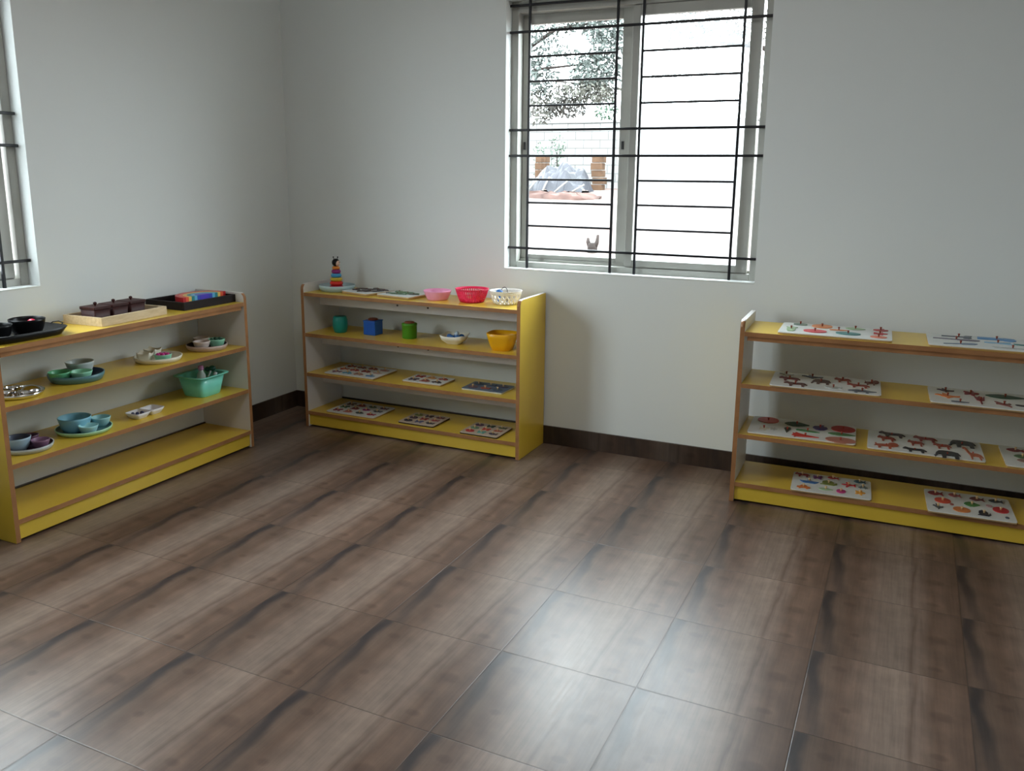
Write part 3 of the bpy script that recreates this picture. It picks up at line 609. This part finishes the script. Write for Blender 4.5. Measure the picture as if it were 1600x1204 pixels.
puzzle('white wild animal puzzle board with elephant and giraffe on third shelf', 'c', 3, .715, .138, .410, .256, [
 ('quad', .22, .86, .100, .085, (60, 44, 44)), ('quad', .17, .60, .068, .085, RB), ('lion', .17, .22, .088, .085, (168, 84, 58)), ('quad', .52, .83, .088, .085, (140, 50, 42)), ('quad', .43, .54, .060, .085, (150, 70, 54)), ('quad', .415, .16, .085, .065, BK),
 ('quad', .66, .55, .064, .085, (160, 70, 52)), ('elephant', .84, .80, .100, .095, (58, 58, 60)), ('elephant', .69, .14, .095, .090, (54, 54, 58), 0.0), ('giraffe', .91, .34, .065, .150, (176, 96, 64))], .0, knob='knob_red', kr=.003, kh=.006)
puzzle('white puzzle board cut off by the right edge on third shelf', 'c', 3, 1.106, .137, .242, .262, [
 ('fish', .22, .80, .062, .06, (130, 40, 40)), ('leaf', .28, .50, .058, .06, (80, 110, 70)), ('fish', .30, .30, .060, .06, (150, 120, 110)), ('leaf', .42, .12, .05, .05, TL), ('round', .6, .7, .06, .06, OR), ('round', .75, .35, .06, .06, GR)], 0, knob='knob_wood')
puzzle('white peg puzzle board with a blue boat on the bottom shelf', 'c', 4, .390, .108, .305, .222, [
 ('quad', .12, .86, .060, .055, (140, 40, 50)), ('boat', .22, .55, .075, .055, (60, 110, 170)), ('butterfly', .32, .82, .038, .04, (120, 60, 120)), ('car', .16, .20, .052, .05, (214, 120, 60)), ('snail', .47, .58, .066, .055, (120, 130, 60)), ('leaf', .44, .22, .055, .035, PG), ('fish', .52, .90, .045, .04, (170, 60, 60)),
 ('plane', .72, .62, .055, .055, (200, 50, 56)), ('round', .63, .22, .036, .042, MG), ('fish', .86, .88, .046, .05, (60, 90, 100)), ('flower', .86, .28, .042, .055, (226, 160, 60)), ('car', .90, .60, .035, .04, (120, 130, 130))], .03, knob='knob_wood', kr=.005)
puzzle('white peg puzzle board with nine roundish coloured pieces at right of the bottom shelf', 'c', 4, .892, .110, .300, .250, [
 ('fish', .13, .82, .056, .065, (140, 36, 40)), ('fish', .36, .84, .045, .055, (170, 90, 90)), ('fish', .62, .80, .052, .06, (110, 50, 50)), ('fish', .84, .82, .05, .05, (64, 70, 72)), ('round', .20, .52, .058, .06, (210, 80, 56)), ('leaf', .54, .52, .056, .07, (70, 130, 64)), ('bird', .13, .22, .038, .06, (80, 80, 80)), ('round', .40, .22, .060, .055, (214, 130, 70)),
 ('snail', .65, .20, .046, .06, (36, 36, 46)), ('round', .86, .44, .055, .062, (190, 44, 50)), ('round', .74, .56, .022, .025, (190, 150, 150), 0, False), ('round', .30, .40, .014, .018, (160, 90, 80), 0, False), ('round', .90, .14, .014, .018, GY, 0, False)], .02, knob='knob_wood', kr=.005)
# unit B boards
VEH = [('car', 0), ('truck', 0), ('plane', 0), ('boat', 0), ('fish', 0)]
def grid(cols, rows, w, d, colours, shapes, sx=.62, sy=.62):
    out = []; n = 0
    for r in range(rows):
        for c in range(cols):
            out.append((shapes[n % len(shapes)], (c + .5) / cols * .92 + .04, 1 - ((r + .5) / rows * .88 + .06), w / cols * sx, d / rows * sy, colours[n % len(colours)])); n += 1
    return out
puzzle('large pale puzzle board with red and blue pieces on third shelf of corner unit', 'b', 3, .272, .131, .312, .232,
 grid(4, 3, .312, .232, [(150, 60, 50), (120, 50, 46), (150, 70, 54), (170, 120, 110), (176, 76, 40), (160, 30, 30), (140, 50, 46), (190, 160, 150), (130, 80, 100), (90, 160, 190), (170, 130, 110), (80, 130, 170)], ['plane', 'car', 'truck', 'boat'], .7, .6), .0, knob='knob_wood', kr=.005)
puzzle('small cream puzzle board in the middle of third shelf, corner unit', 'b', 3, .686, .134, .226, .154,
 grid(3, 2, .226, .154, [(150, 50, 50), (200, 140, 70), (160, 60, 50), (70, 56, 72), (150, 76, 62), (54, 40, 44)], ['butterfly', 'snail', 'car'], .7, .6), .0, knob='knob_wood', kr=.005)
puzzle('small dark slate puzzle board at the right of third shelf, corner unit', 'b', 3, 1.026, .134, .222, .150,
 grid(3, 2, .222, .150, [(60, 74, 92), (80, 90, 104), (70, 60, 84), (110, 84, 92), (170, 84, 66), (70, 84, 100)], ['round', 'fish', 'round'], .7, .6), .0, top='board_slate', side='board_white', knob='knob_wood', kr=.005)
puzzle('large pale puzzle board at the left of bottom shelf, corner unit', 'b', 4, .270, .124, .302, .214,
 grid(4, 3, .302, .214, [(100, 70, 70), (150, 60, 56), (90, 110, 70), (100, 60, 90), (60, 100, 70), (120, 40, 50), (150, 40, 110), (90, 90, 96), (140, 50, 60), (190, 110, 90), (70, 84, 74), (160, 40, 56)], ['butterfly', 'snail', 'leaf', 'fish'], .66, .6), .0, knob='knob_wood', kr=.005)
puzzle('tan puzzle board with dark rim in the middle of bottom shelf, corner unit', 'b', 4, .667, .117, .207, .180,
 grid(3, 3, .207, .180, [(130, 140, 80), (70, 50, 60), (110, 50, 50), (84, 70, 84), (150, 56, 50), (160, 60, 66), (50, 44, 60), (96, 100, 130), (50, 50, 62)], ['round', 'butterfly', 'fish'], .66, .6), .0, top='board_tan', side='board_dark_side', knob='knob_wood', kr=.005)
puzzle('tan puzzle board with dark rim at right of bottom shelf, corner unit', 'b', 4, 1.033, .100, .205, .182,
 grid(3, 3, .205, .182, [(90, 60, 90), (60, 84, 70), (80, 90, 60), (120, 150, 120), (190, 70, 56), (170, 90, 70), (190, 50, 56), (110, 170, 160), (70, 66, 84)], ['round', 'butterfly', 'fish'], .66, .6), .0, top='board_tan', side='board_dark_side', knob='knob_wood', kr=.005)
puzzle('white puzzle board with dark wavy pieces next to the ring stacker plate', 'b', 1, .318, .150, .190, .200, [
 ('wave', .30, .62, .120, .090, (56, 34, 34)), ('wave', .68, .42, .125, .110, (44, 26, 28), .3), ('quad', .55, .80, .09, .07, (80, 56, 50)), ('leaf', .2, .35, .06, .05, (50, 32, 32)), ('leaf', .84, .78, .06, .05, (60, 40, 38))], -.25, kr=.003, kh=.004, th=.014)
puzzle('white puzzle board with green leafy pieces beside the pink bowl', 'b', 1, .545, .140, .210, .190, [
 ('croc', .52, .62, .150, .120, (84, 124, 80)), ('leaf', .40, .32, .120, .050, (60, 104, 66)), ('leaf', .80, .48, .07, .05, (60, 70, 56)), ('leaf', .20, .70, .05, .05, (120, 140, 120)), ('round', .13, .3, .02, .02, (90, 100, 100), 0, False)], -.12, kr=.003, kh=.004, th=.014)
# pink bowl, baskets
bowl('b', 1, .750, .120, .070, .046, M['pink_bowl'], 'soft pink bowl with a black piece inside on top shelf', rb=.050, curve=.8)
bm = new(); sphere(bm, .013, (0, 0, .012), 1.5, .8, .9); tag(obj('toy_piece', bm, M['black_pl'], None, at('b', .768, .128, 1, .0052), 0), 'small black piece inside the soft pink bowl', 'toy piece')
def slot_basket(u, k, lx, ly, r, h, m, label, lattice):
    t = thing('basket', label, 'basket', at(u, lx, ly, k), rot(u), 'plastic baskets on the top shelf'); rb = r * .68
    rad = lambda f: rb + (r - rb) * f ** .75
    bm = new(); lathe(bm, [(rb * .98, 0), (rb + .001, .002), (rad(.10), h * .10), (rad(.10) - .003, h * .10), (rb - .003, .004), (.002, .004)], 48); obj('base', bm, m, t)
    bm = new()
    if lattice:
        n = 18
        for s in (-1, 1):
            for i in range(n):
                a0 = 2 * PI * i / n; p = []
                for j in range(9):
                    f = .08 + .86 * j / 8; a = a0 + s * (j / 8) * 2 * PI / n * 1.5; p.append((rad(f) * math.cos(a), rad(f) * math.sin(a), h * f))
                tube(bm, p, .0040, 6)
        for f in (.78, .88): torus(bm, rad(f), .0040, h * f, n=44, k=6)
    else:
        n = 44
        for i in range(n):
            a = 2 * PI * i / n; tube(bm, [(rad(f) * math.cos(a), rad(f) * math.sin(a), h * f) for f in (.06, .3, .55, .8, .95)], .0032, 6)
        for f in (.34, .62): torus(bm, rad(f), .0026, h * f, n=44, k=6)
    obj('lattice' if lattice else 'slats', bm, m, t)
    bm = new()
    loft(bm, [circ(rad(.84), h * .84, 48), circ(r + .002, h * .97, 48), circ(r + .005, h, 48), circ(r - .002, h, 48), circ(rad(.84) - .003, h * .84, 48), circ(rad(.84), h * .84, 48)], 0, False, False); obj('rim', bm, m, t)
    return t
slot_basket('b', 1, .935, .135, .079, .066, M['hot_pink'], 'hot pink slotted plastic basket between pink bowl and white basket', False)
slot_basket('b', 1, 1.110, .150, .076, .066, M['lattice_white'], 'white lattice plastic basket beside the right end panel', True)
t = thing('wire_toy', 'small blue toy with a wire loop in the white lattice basket', 'toy', at('b', 1.092, .142, 1, .0045), rot('b'))
bm = new(); sphere(bm, .017, (-.012, 0, .051), 1, 1, .8); sphere(bm, .011, (-.012, .0, .030)); sphere(bm, .010, (-.012, .0, .013), 1, 1, 1.25); o = obj('body', bm, M['blue_piece'], t); o['label'] = 'blue body'
bm = new(); tube(bm, [(-.004, 0, .056), (.004, 0, .072), (.016, 0, .078), (.027, 0, .072), (.031, 0, .058), (.031, 0, .030), (.028, 0, .004)], .0016, 8); o = obj('wire_loop', bm, M['black_pl'], t); o['label'] = 'thin dark wire loop'
# second shelf of unit B
t = thing('barrel_box', 'teal barrel shaped wooden box on the second shelf', 'shape box', at('b', .163, .110, 2), rot('b'), 'coloured shape boxes')
bm = new(); lathe(bm, [(.030, 0), (.033, .003), (.0385, .025), (.040, .045), (.0385, .066), (.034, .083), (.031, .086), (.026, .086), (.025, .083), (.002, .083)], 40); obj('body', bm, M['barrel_teal'], t)
bm = new(); lathe(bm, [(.024, .0832), (.024, .0855), (.001, .0862)], 32); o = obj('lid', bm, M['dk_green'], t); o['label'] = 'dark top disc'
t = thing('cube_box', 'blue cube shaped wooden box with dark red disc on top', 'shape box', at('b', .350, .140, 2), rot('b', -.02), 'coloured shape boxes')
bm = new(); box(bm, -.036, .036, -.036, .036, 0, .072, 0, .003); box(bm, -.038, .038, -.038, .038, .070, .076, 0, .002); obj('body', bm, M['cube_blue'], t)
bm = new(); lathe(bm, [(.026, .076), (.026, .082), (.022, .085), (.001, .085)], 32); o = obj('disc', bm, M['lid_brown'], t); o['label'] = 'dark red disc'
t = thing('cylinder_box', 'green cylinder shaped wooden box with red brown disc on top', 'shape box', at('b', .572, .140, 2), rot('b'), 'coloured shape boxes')
bm = new(); lathe(bm, [(.036, 0), (.038, .003), (.038, .066), (.0395, .068), (.0395, .076), (.036, .078), (.001, .078)], 40); obj('body', bm, M['can_green'], t)
bm = new(); lathe(bm, [(.026, .078), (.026, .083), (.022, .086), (.001, .086)], 32); o = obj('disc', bm, M['lid_red'], t); o['label'] = 'red brown disc'
square_dish('b', 2, .842, .125, .066, .042, M['white_cer'], 'white square bowl of blue pieces on the second shelf', .15, 0, None, 'bowl', .5, 4.5)['group'] = 'square bowls'
for i, (dx, dy, m_) in enumerate(((-.026, -.004, 'blue_piece'), (.024, -.012, 'blue_piece'), (-.002, .022, 'blue_piece'), (.030, .020, 'blue_piece'), (.0, -.026, 'blue_piece'), (.012, .004, 'pale_piece'))):
    bm = new(); sphere(bm, .0125, (0, 0, .012), 1.2, 1, .95, u=14, v=9)
    z_ = .0185 if m_ == 'blue_piece' else .034
    tag(obj('toy_piece', bm, M[m_], None, at('b', .842 + dx, .125 + dy, 2, z_ + .0035), rot('b', i)), 'rounded blue piece in the white square bowl' if m_ == 'blue_piece' else 'pale piece on top of the blue ones in white square bowl', 'toy piece', 'pieces in the white square bowl')
bm = new(); q = lambda f, z: sup(.072 * f, .068 * f, z, 3.2, 56)
loft(bm, [q(.62, 0), q(.66, .002), q(.80, .028), q(.93, .060), q(1, .082), q(.965, .083), q(.9, .060), q(.76, .028), q(.6, .004), q(.2, .004)])
tag(obj('bowl', bm, [M['amber']], None, at('b', 1.118, .100, 2), rot('b', .1)), 'amber yellow deep bowl beside the right end panel on second shelf', 'bowl', 'square bowls')
bm = new(); sphere(bm, .016, (0, 0, .016)); tag(obj('toy_piece', bm, M['navy'], None, at('b', 1.130, .112, 2, .0045), 0), 'dark blue ball at the back inside the amber bowl', 'toy piece')
bm = new(); sphere(bm, .020, (0, 0, .018), 1.1, 1, .9); tag(obj('toy_piece', bm, M['red'], None, at('b', 1.096, .098, 2, .0045), 0), 'red piece deep inside the amber bowl', 'toy piece')

# ------------------------------------------------------------------ outside
GS = .049; gz = lambda y: .27 + GS * y
def ground_mat():
    m = bpy.data.materials.new('red_soil'); m.use_nodes = True; g = NT(m); b = g.t.nodes['Principled BSDF']
    tc = g.n('ShaderNodeTexCoord'); n = g.noise(tc.outputs['Object'], .9, 6, .6)
    g.L.new(g.ramp(n, [(.38, (.12, .095, .085)), (.5, (.085, .058, .048)), (.62, (.058, .030, .024))]), b.inputs['Base Color']); b.inputs['Roughness'].default_value = .95
    return m
def block_mat():
    m = bpy.data.materials.new('block_wall'); m.use_nodes = True; g = NT(m); b = g.t.nodes['Principled BSDF']
    tc = g.n('ShaderNodeTexCoord'); mp = g.n('ShaderNodeMapping'); mp.inputs['Rotation'].default_value = (PI / 2, 0, 0); g.L.new(tc.outputs['Object'], mp.inputs['Vector'])
    br = g.n('ShaderNodeTexBrick'); g.L.new(mp.outputs[0], br.inputs['Vector'])
    br.inputs['Color1'].default_value = (*(.16, .155, .15), 1); br.inputs['Color2'].default_value = (*(.13, .125, .12), 1); br.inputs['Mortar'].default_value = (*(.055, .053, .05), 1)
    br.inputs['Scale'].default_value = 1; br.inputs['Brick Width'].default_value = .42; br.inputs['Row Height'].default_value = .2; br.inputs['Mortar Size'].default_value = .010
    g.L.new(br.outputs['Color'], b.inputs['Base Color']); b.inputs['Roughness'].default_value = .9
    return m
bm = new(); N = 24
grid_v = [[bm.verts.new((-34 + 68 * i / N, WT + .01 + 38 * j / N, gz(WT + 38 * j / N) + (random.uniform(-.04, .04) if 0 < j else 0))) for j in range(N + 1)] for i in range(N + 1)]
for i in range(N):
    for j in range(N): bm.faces.new((grid_v[i][j], grid_v[i + 1][j], grid_v[i + 1][j + 1], grid_v[i][j + 1]))
go = obj('ground', bm, ground_mat()); struct(go, 'pale red soil yard outside the window', 'ground')
bm = new()
for (x0, x1, y0, y1) in ((-34, -WT, -14, .2), (RX + WT, 24, -14, .2), (-WT, RX + WT, -14, RY - WT)):
    vs = [bm.verts.new(p) for p in ((x0, y0, .1), (x1, y0, .1), (x1, y1, .1), (x0, y1, .1))]; bm.faces.new(vs)
struct(obj('ground', bm, bpy.data.materials['red_soil']), 'soil around the other sides of the room', 'ground')
bm = new(); box(bm, -11, 6, 16.2, 16.42, .6, 2.60); box(bm, -11, 6, 16.17, 16.45, 2.60, 2.66)
tag(obj('boundary_wall', bm, block_mat()), 'white concrete block boundary wall seen through the window', 'wall')
# brick stacks and the tarpaulin heap
M['brick'] = mat('laterite', (.058, .032, .018), .9, .2, .3, 6); M['tarp'] = mat('grey_tarpaulin', (.024, .024, .030), .5, .3, .3, 3); M['stick'] = mat('pale_stick', (.12, .11, .10), .8); M['bark'] = mat('bark', (.022, .016, .014), .9, .2, .3, 9); M['soilred'] = mat('red_mound', (.062, .036, .030), .95, .2, .35, 5)
def brick_stack(x, y, nx, nz, label, lean=0):
    bm = new()
    for k in range(nz):
        for i in range(nx):
            j = random.uniform(-.03, .03); box(bm, x + i * .3 + j, x + i * .3 + .28 + j, y + random.uniform(-.03, .03), y + .24, gz(y) - .03 + k * .165, gz(y) - .03 + k * .165 + .155, 0, .01)
    tag(obj('brick_stack', bm, M['brick']), label, 'bricks', 'brick stacks')
brick_stack(-5.02, 15.1, 1, 5, 'narrow stack of reddish bricks left of the tarpaulin heap')
brick_stack(-3.62, 15.2, 1, 5, 'stack of orange bricks right of the tarpaulin heap')
bm = new(); cx, cy = -4.02, 14.2; NN = 22; V = []
for i in range(NN + 1):
    row = []
    for j in range(13):
        u = i / NN * 2 - 1; v = j / 12 * 2 - 1
        hgt = .60 * max(0, 1 - abs(u) ** 5) * max(0, 1 - abs(v) ** 2.2) ** .7 * (1 - .20 * (u < -.35)) + random.uniform(-.05, .05) + .08 * math.sin(u * 9 + v * 3)
        x, y = cx + u * .70, cy + v * .6
        row.append(bm.verts.new((x, y, gz(y) + max(hgt, -.02))))
    V.append(row)
for i in range(NN):
    for j in range(12): bm.faces.new((V[i][j], V[i + 1][j], V[i + 1][j + 1], V[i][j + 1]))
tag(obj('tarpaulin_heap', bm, M['tarp']), 'heap of rubble under crumpled grey tarpaulin in the yard', 'heap')
for i, (x, y, dx, dz, l) in enumerate(((-4.55, 13.5, .22, .34, 'leaning at left'), (-4.15, 13.45, .10, .38, 'standing upright'), (-3.88, 13.4, .28, .30, 'leaning in the middle'), (-3.55, 13.5, .30, .22, 'leaning at right'), (-5.25, 13.2, .48, .10, 'lying low at left'))):
    bm = new(); tube(bm, [(x, y, gz(y)), (x + dx * .5, y + .1, gz(y) + dz * .52), (x + dx, y + .22, gz(y) + dz)], [.022, .02, .016], 8)
    tag(obj('wooden_stick', bm, M['stick']), 'pale wooden stick %s against the tarpaulin heap' % l, 'stick', 'sticks by the heap')
bm = new(); sphere(bm, 1, (0, 0, 0), 1.0, .5, .15, u=36, v=10)
for v in bm.verts: v.co += Vector((random.uniform(-.06, .06), random.uniform(-.05, .05), random.uniform(-.045, .045)))
tag(obj('soil_mound', bm, M['soilred'], None, (-3.45, 12.6, gz(12.6) - .03)), 'low mound of red soil in front of the tarpaulin heap', 'mound')
t = thing('tree_stump', 'dry forked tree stump standing in the yard near the window', 'stump', (.04, 5.0, gz(5) - .03))
bm = new(); tube(bm, [(0, 0, 0), (0, 0, .10), (.0, 0, .13)], [.06, .052, .045], 12); obj('trunk', bm, M['bark'], t)
for s in (-1, 1):
    bm = new(); tube(bm, [(.02 * s, 0, .07), (.052 * s, .0, .14), (.058 * s, .01, .20 + .02 * s)], [.030, .022, .014], 10); obj('branch', bm, M['bark'], t)
# foliage
def leaf_mat(name, rgb):
    return mat(name, rgb, .6, .25, .3, 5)
LF = [leaf_mat('tree_leaf', (.058, .068, .061)), leaf_mat('tree_leaf_warm', (.066, .064, .053)), leaf_mat('shrub_leaf', (.034, .058, .036)), leaf_mat('dry_leaf', (.040, .036, .031))]
def leaves(bm, c, rad, n, size, mi=0, droop=0.0):
    for _ in range(n):
        while True:
            p = Vector((random.uniform(-1, 1), random.uniform(-1, 1), random.uniform(-1, 1)))
            if p.length < 1: break
        p = Vector(c) + Vector((p.x * rad[0], p.y * rad[1], p.z * rad[2]))
        d = Vector((random.gauss(0, 1), random.gauss(0, 1), random.gauss(0, 1) * (1 - droop) - droop * 1.5)).normalized(); a = d.orthogonal().normalized()
        a = (a * math.cos(random.uniform(0, 6)) + d.cross(a) * math.sin(random.uniform(0, 6))).normalized()
        l = size * random.uniform(.6, 1.3); w_ = l * random.uniform(.28, .42)
        vs = [bm.verts.new(p), bm.verts.new(p + d * l * .5 + a * w_ * .5), bm.verts.new(p + d * l), bm.verts.new(p + d * l * .5 - a * w_ * .5)]
        f = bm.faces.new(vs); f.material_index = mi
def tree(label, base, trunk, branches, blobs, size, mats, group='trees beyond the yard'):
    t = thing('tree', label, 'tree', base, 0, group)
    bm = new(); tube(bm, trunk[0], trunk[1], 10)
    obj('trunk', bm, M['bark'], t)
    for pts, r in branches:
        bm = new(); tube(bm, pts, r, 8); obj('branch', bm, M['bark'], t)
    bm = new()
    for c, rad, n, mi, dr in blobs: leaves(bm, c, rad, n, size, mi, dr)
    obj('foliage', bm, mats, t, recalc=False); return t
zb = gz(9.4)
tr = tree('dark leafy tree whose branches hang over the yard at left', (-3.6, 9.4, zb - .05),
 ([(0, 0, 0), (.08, 0, 1.0), (.0, .0, 2.2), (.2, -.1, 3.4)], [.16, .13, .11, .07]),
 [([(.0, 0, 2.0), (.7, -.2, 2.5), (1.5, -.3, 2.9), (2.4, -.4, 2.95)], [.06, .045, .03, .012]), ([(.0, 0, 2.2), (.6, -.3, 2.2), (1.3, -.4, 2.3), (2.2, -.4, 2.35)], [.05, .04, .025, .01])],
 [((1.25, -.3, 2.75), (.32, .4, .42), 620, 0, .3), ((1.22, -.3, 2.20), (.30, .4, .30), 560, 0, .3), ((1.25, -.3, 1.78), (.32, .4, .28), 620, 1, .4),
  ((1.85, -.3, 2.98), (.42, .4, .15), 520, 0, .3), ((2.42, -.4, 2.78), (.34, .4, .42), 1300, 0, .3), ((2.2, -.4, 2.26), (.40, .4, .30), 1200, 0, .3), ((2.2, -.4, 1.95), (.36, .35, .18), 620, 1, .6), ((1.72, -.3, 2.52), (.18, .3, .12), 90, 0, .3), ((1.70, -.3, 1.92), (.20, .3, .20), 240, 1, .6),
  ((1.75, -.35, 1.74), (.36, .2, .16), 330, 3, 1.0)], .095, LF)
bm = new()
for i in range(15):
    x = -2.05 + i * .052 + random.uniform(-.012, .012); z1 = 2.72 + random.uniform(-.06, .12); tube(bm, [(x, 9.02, z1), (x + .006, 9.02, z1 - .16), (x + random.uniform(-.02, .02), 9.02, z1 - .30 - random.uniform(0, .12))], [.010, .009, .004], 6)
for x0, x1, z_ in ((-2.10, -1.25, 2.74),): tube(bm, [(x0, 9.02, z_ + .05), ((x0 + x1) / 2, 9.02, z_), (x1, 9.02, z_ + .10)], .012, 6)
o = obj('hanging_strands', bm, LF[3], tr, -tr.location); o['label'] = 'row of dry strands hanging below the branches'; o['kind'] = 'stuff'
zb = gz(9.6)
tree('pale leafy tree behind the hazy right window pane', (1.9, 9.6, zb - .05),
 ([(0, 0, 0), (-.1, 0, 1.2), (-.3, 0, 2.4), (-.6, -.2, 3.4)], [.15, .12, .10, .06]),
 [([(-.3, 0, 2.2), (-.9, -.2, 2.5), (-1.7, -.4, 2.6)], [.05, .035, .012])],
 [((-1.85, -.5, 2.80), (.50, .4, .34), 900, 0, .3), ((-1.1, -.5, 2.85), (.60, .4, .32), 1000, 1, .3), ((-2.25, -.5, 2.05), (.26, .3, .25), 160, 0, .3), ((-1.6, -.5, 2.3), (.5, .4, .14), 120, 0, .3)], .085, LF)
def shrub(label, x, y, z, blobs, size, mi, h):
    t = thing('shrub', label, 'shrub', (x, y, z), 0, 'shrubs by the boundary wall')
    bm = new(); tube(bm, [(0, 0, 0), (.02, 0, h * .5), (.0, 0, h)], [.03, .022, .012], 8); obj('stem', bm, M['bark'], t)
    bm = new()
    for c, rad, n in blobs: leaves(bm, c, rad, n, size, mi)
    obj('foliage', bm, LF, t, recalc=False)
shrub('green shrub rising behind the boundary wall at the right of the clear pane', -4.05, 17.4, gz(17.4) - .05, [((-.02, 0, 1.95), (.36, .3, .55), 520), ((.1, 0, 1.35), (.34, .3, .4), 260)], .11, 2, 1.6)
shrub('small green bush against the boundary wall', -4.72, 15.75, gz(15.75) - .05, [((0, 0, 1.0), (.26, .15, .30), 150), ((0, 0, .5), (.2, .15, .3), 60)], .08, 2, .9)
shrub('sparse weeds against the boundary wall at the left edge of the pane', -5.2, 15.75, gz(15.75) - .05, [((0, 0, .95), (.25, .15, .22), 60), ((0, 0, .5), (.2, .15, .3), 40)], .08, 2, .8)
shrub('bush against the boundary wall behind the hazy pane', -.75, 15.75, gz(15.75) - .05, [((0, 0, 1.05), (.42, .15, .30), 200), ((0, 0, .5), (.3, .15, .3), 80)], .08, 2, .9)

# ------------------------------------------------------------------ light
wd = bpy.data.worlds.new('overcast_sky'); sc.world = wd; wd.use_nodes = True
bg = wd.node_tree.nodes['Background']; bg.inputs[0].default_value = (.87, .955, 1.0, 1); bg.inputs[1].default_value = 18.0
def portal(name, loc, rotm, sx, sy):
    l = bpy.data.lights.new(name, 'AREA'); l.shape = 'RECTANGLE'; l.size = sx; l.size_y = sy; l.cycles.is_portal = True
    o = bpy.data.objects.new(name, l); COL.objects.link(o); o.location = loc; o.rotation_euler = rotm
portal('window_portal_back', ((WX0 + WX1) / 2, WT + .02, (WZ0 + WZ1) / 2), (-PI / 2, 0, 0), WW, WZ1 - WZ0)
portal('window_portal_left', (-WT - .02, L0 + WW / 2, (WZ0 + WZ1) / 2), (-PI / 2, 0, PI / 2), WW, WZ1 - WZ0)

t = thing('ceiling_light', 'square white ceiling light panel above the middle of the room', 'ceiling light', (2.15, -2.3, RH), 0)
bm = new(); box(bm, -.47, .47, -.47, .47, -.045, 0, 0, .004); obj('housing', bm, M['upvc'], t)
em = bpy.data.materials.new('lit_diffuser'); em.use_nodes = True
em.node_tree.nodes['Principled BSDF'].inputs['Emission Color'].default_value = (1, .985, .96, 1); em.node_tree.nodes['Principled BSDF'].inputs['Emission Strength'].default_value = 6.0
bm = new(); box(bm, -.45, .45, -.45, .45, -.052, -.0455); obj('diffuser', bm, em, t)

# ------------------------------------------------------------------ camera
cd = bpy.data.cameras.new('camera'); cam = bpy.data.objects.new('camera', cd); COL.objects.link(cam); sc.camera = cam
yaw, pitch, roll = -.4314906, -.2085196, .0102573
cy_, sy_ = math.cos(yaw), math.sin(yaw); cp, sp = math.cos(pitch), math.sin(pitch)
fwd = Vector((sy_ * cp, cy_ * cp, sp)); right = Vector((cy_, -sy_, 0)); up = right.cross(fwd)
r2 = right * math.cos(roll) + up * math.sin(roll); u2 = up * math.cos(roll) - right * math.sin(roll)
mw = Matrix((r2, u2, -fwd)).transposed().to_4x4(); mw.translation = (3.12554, -3.78715, 1.32966); cam.matrix_world = mw
cd.sensor_width = 36; cd.sensor_fit = 'HORIZONTAL'; cd.lens = 1310.722 / 1600 * 36; cd.shift_y = -50.553 / 1600; cd.clip_start = .02; cd.clip_end = 200
vs_ = sc.view_settings; vs_.view_transform = 'Standard'; vs_.look = 'None'; vs_.gamma = 1; vs_.use_curve_mapping = False; vs_.exposure = 0.12
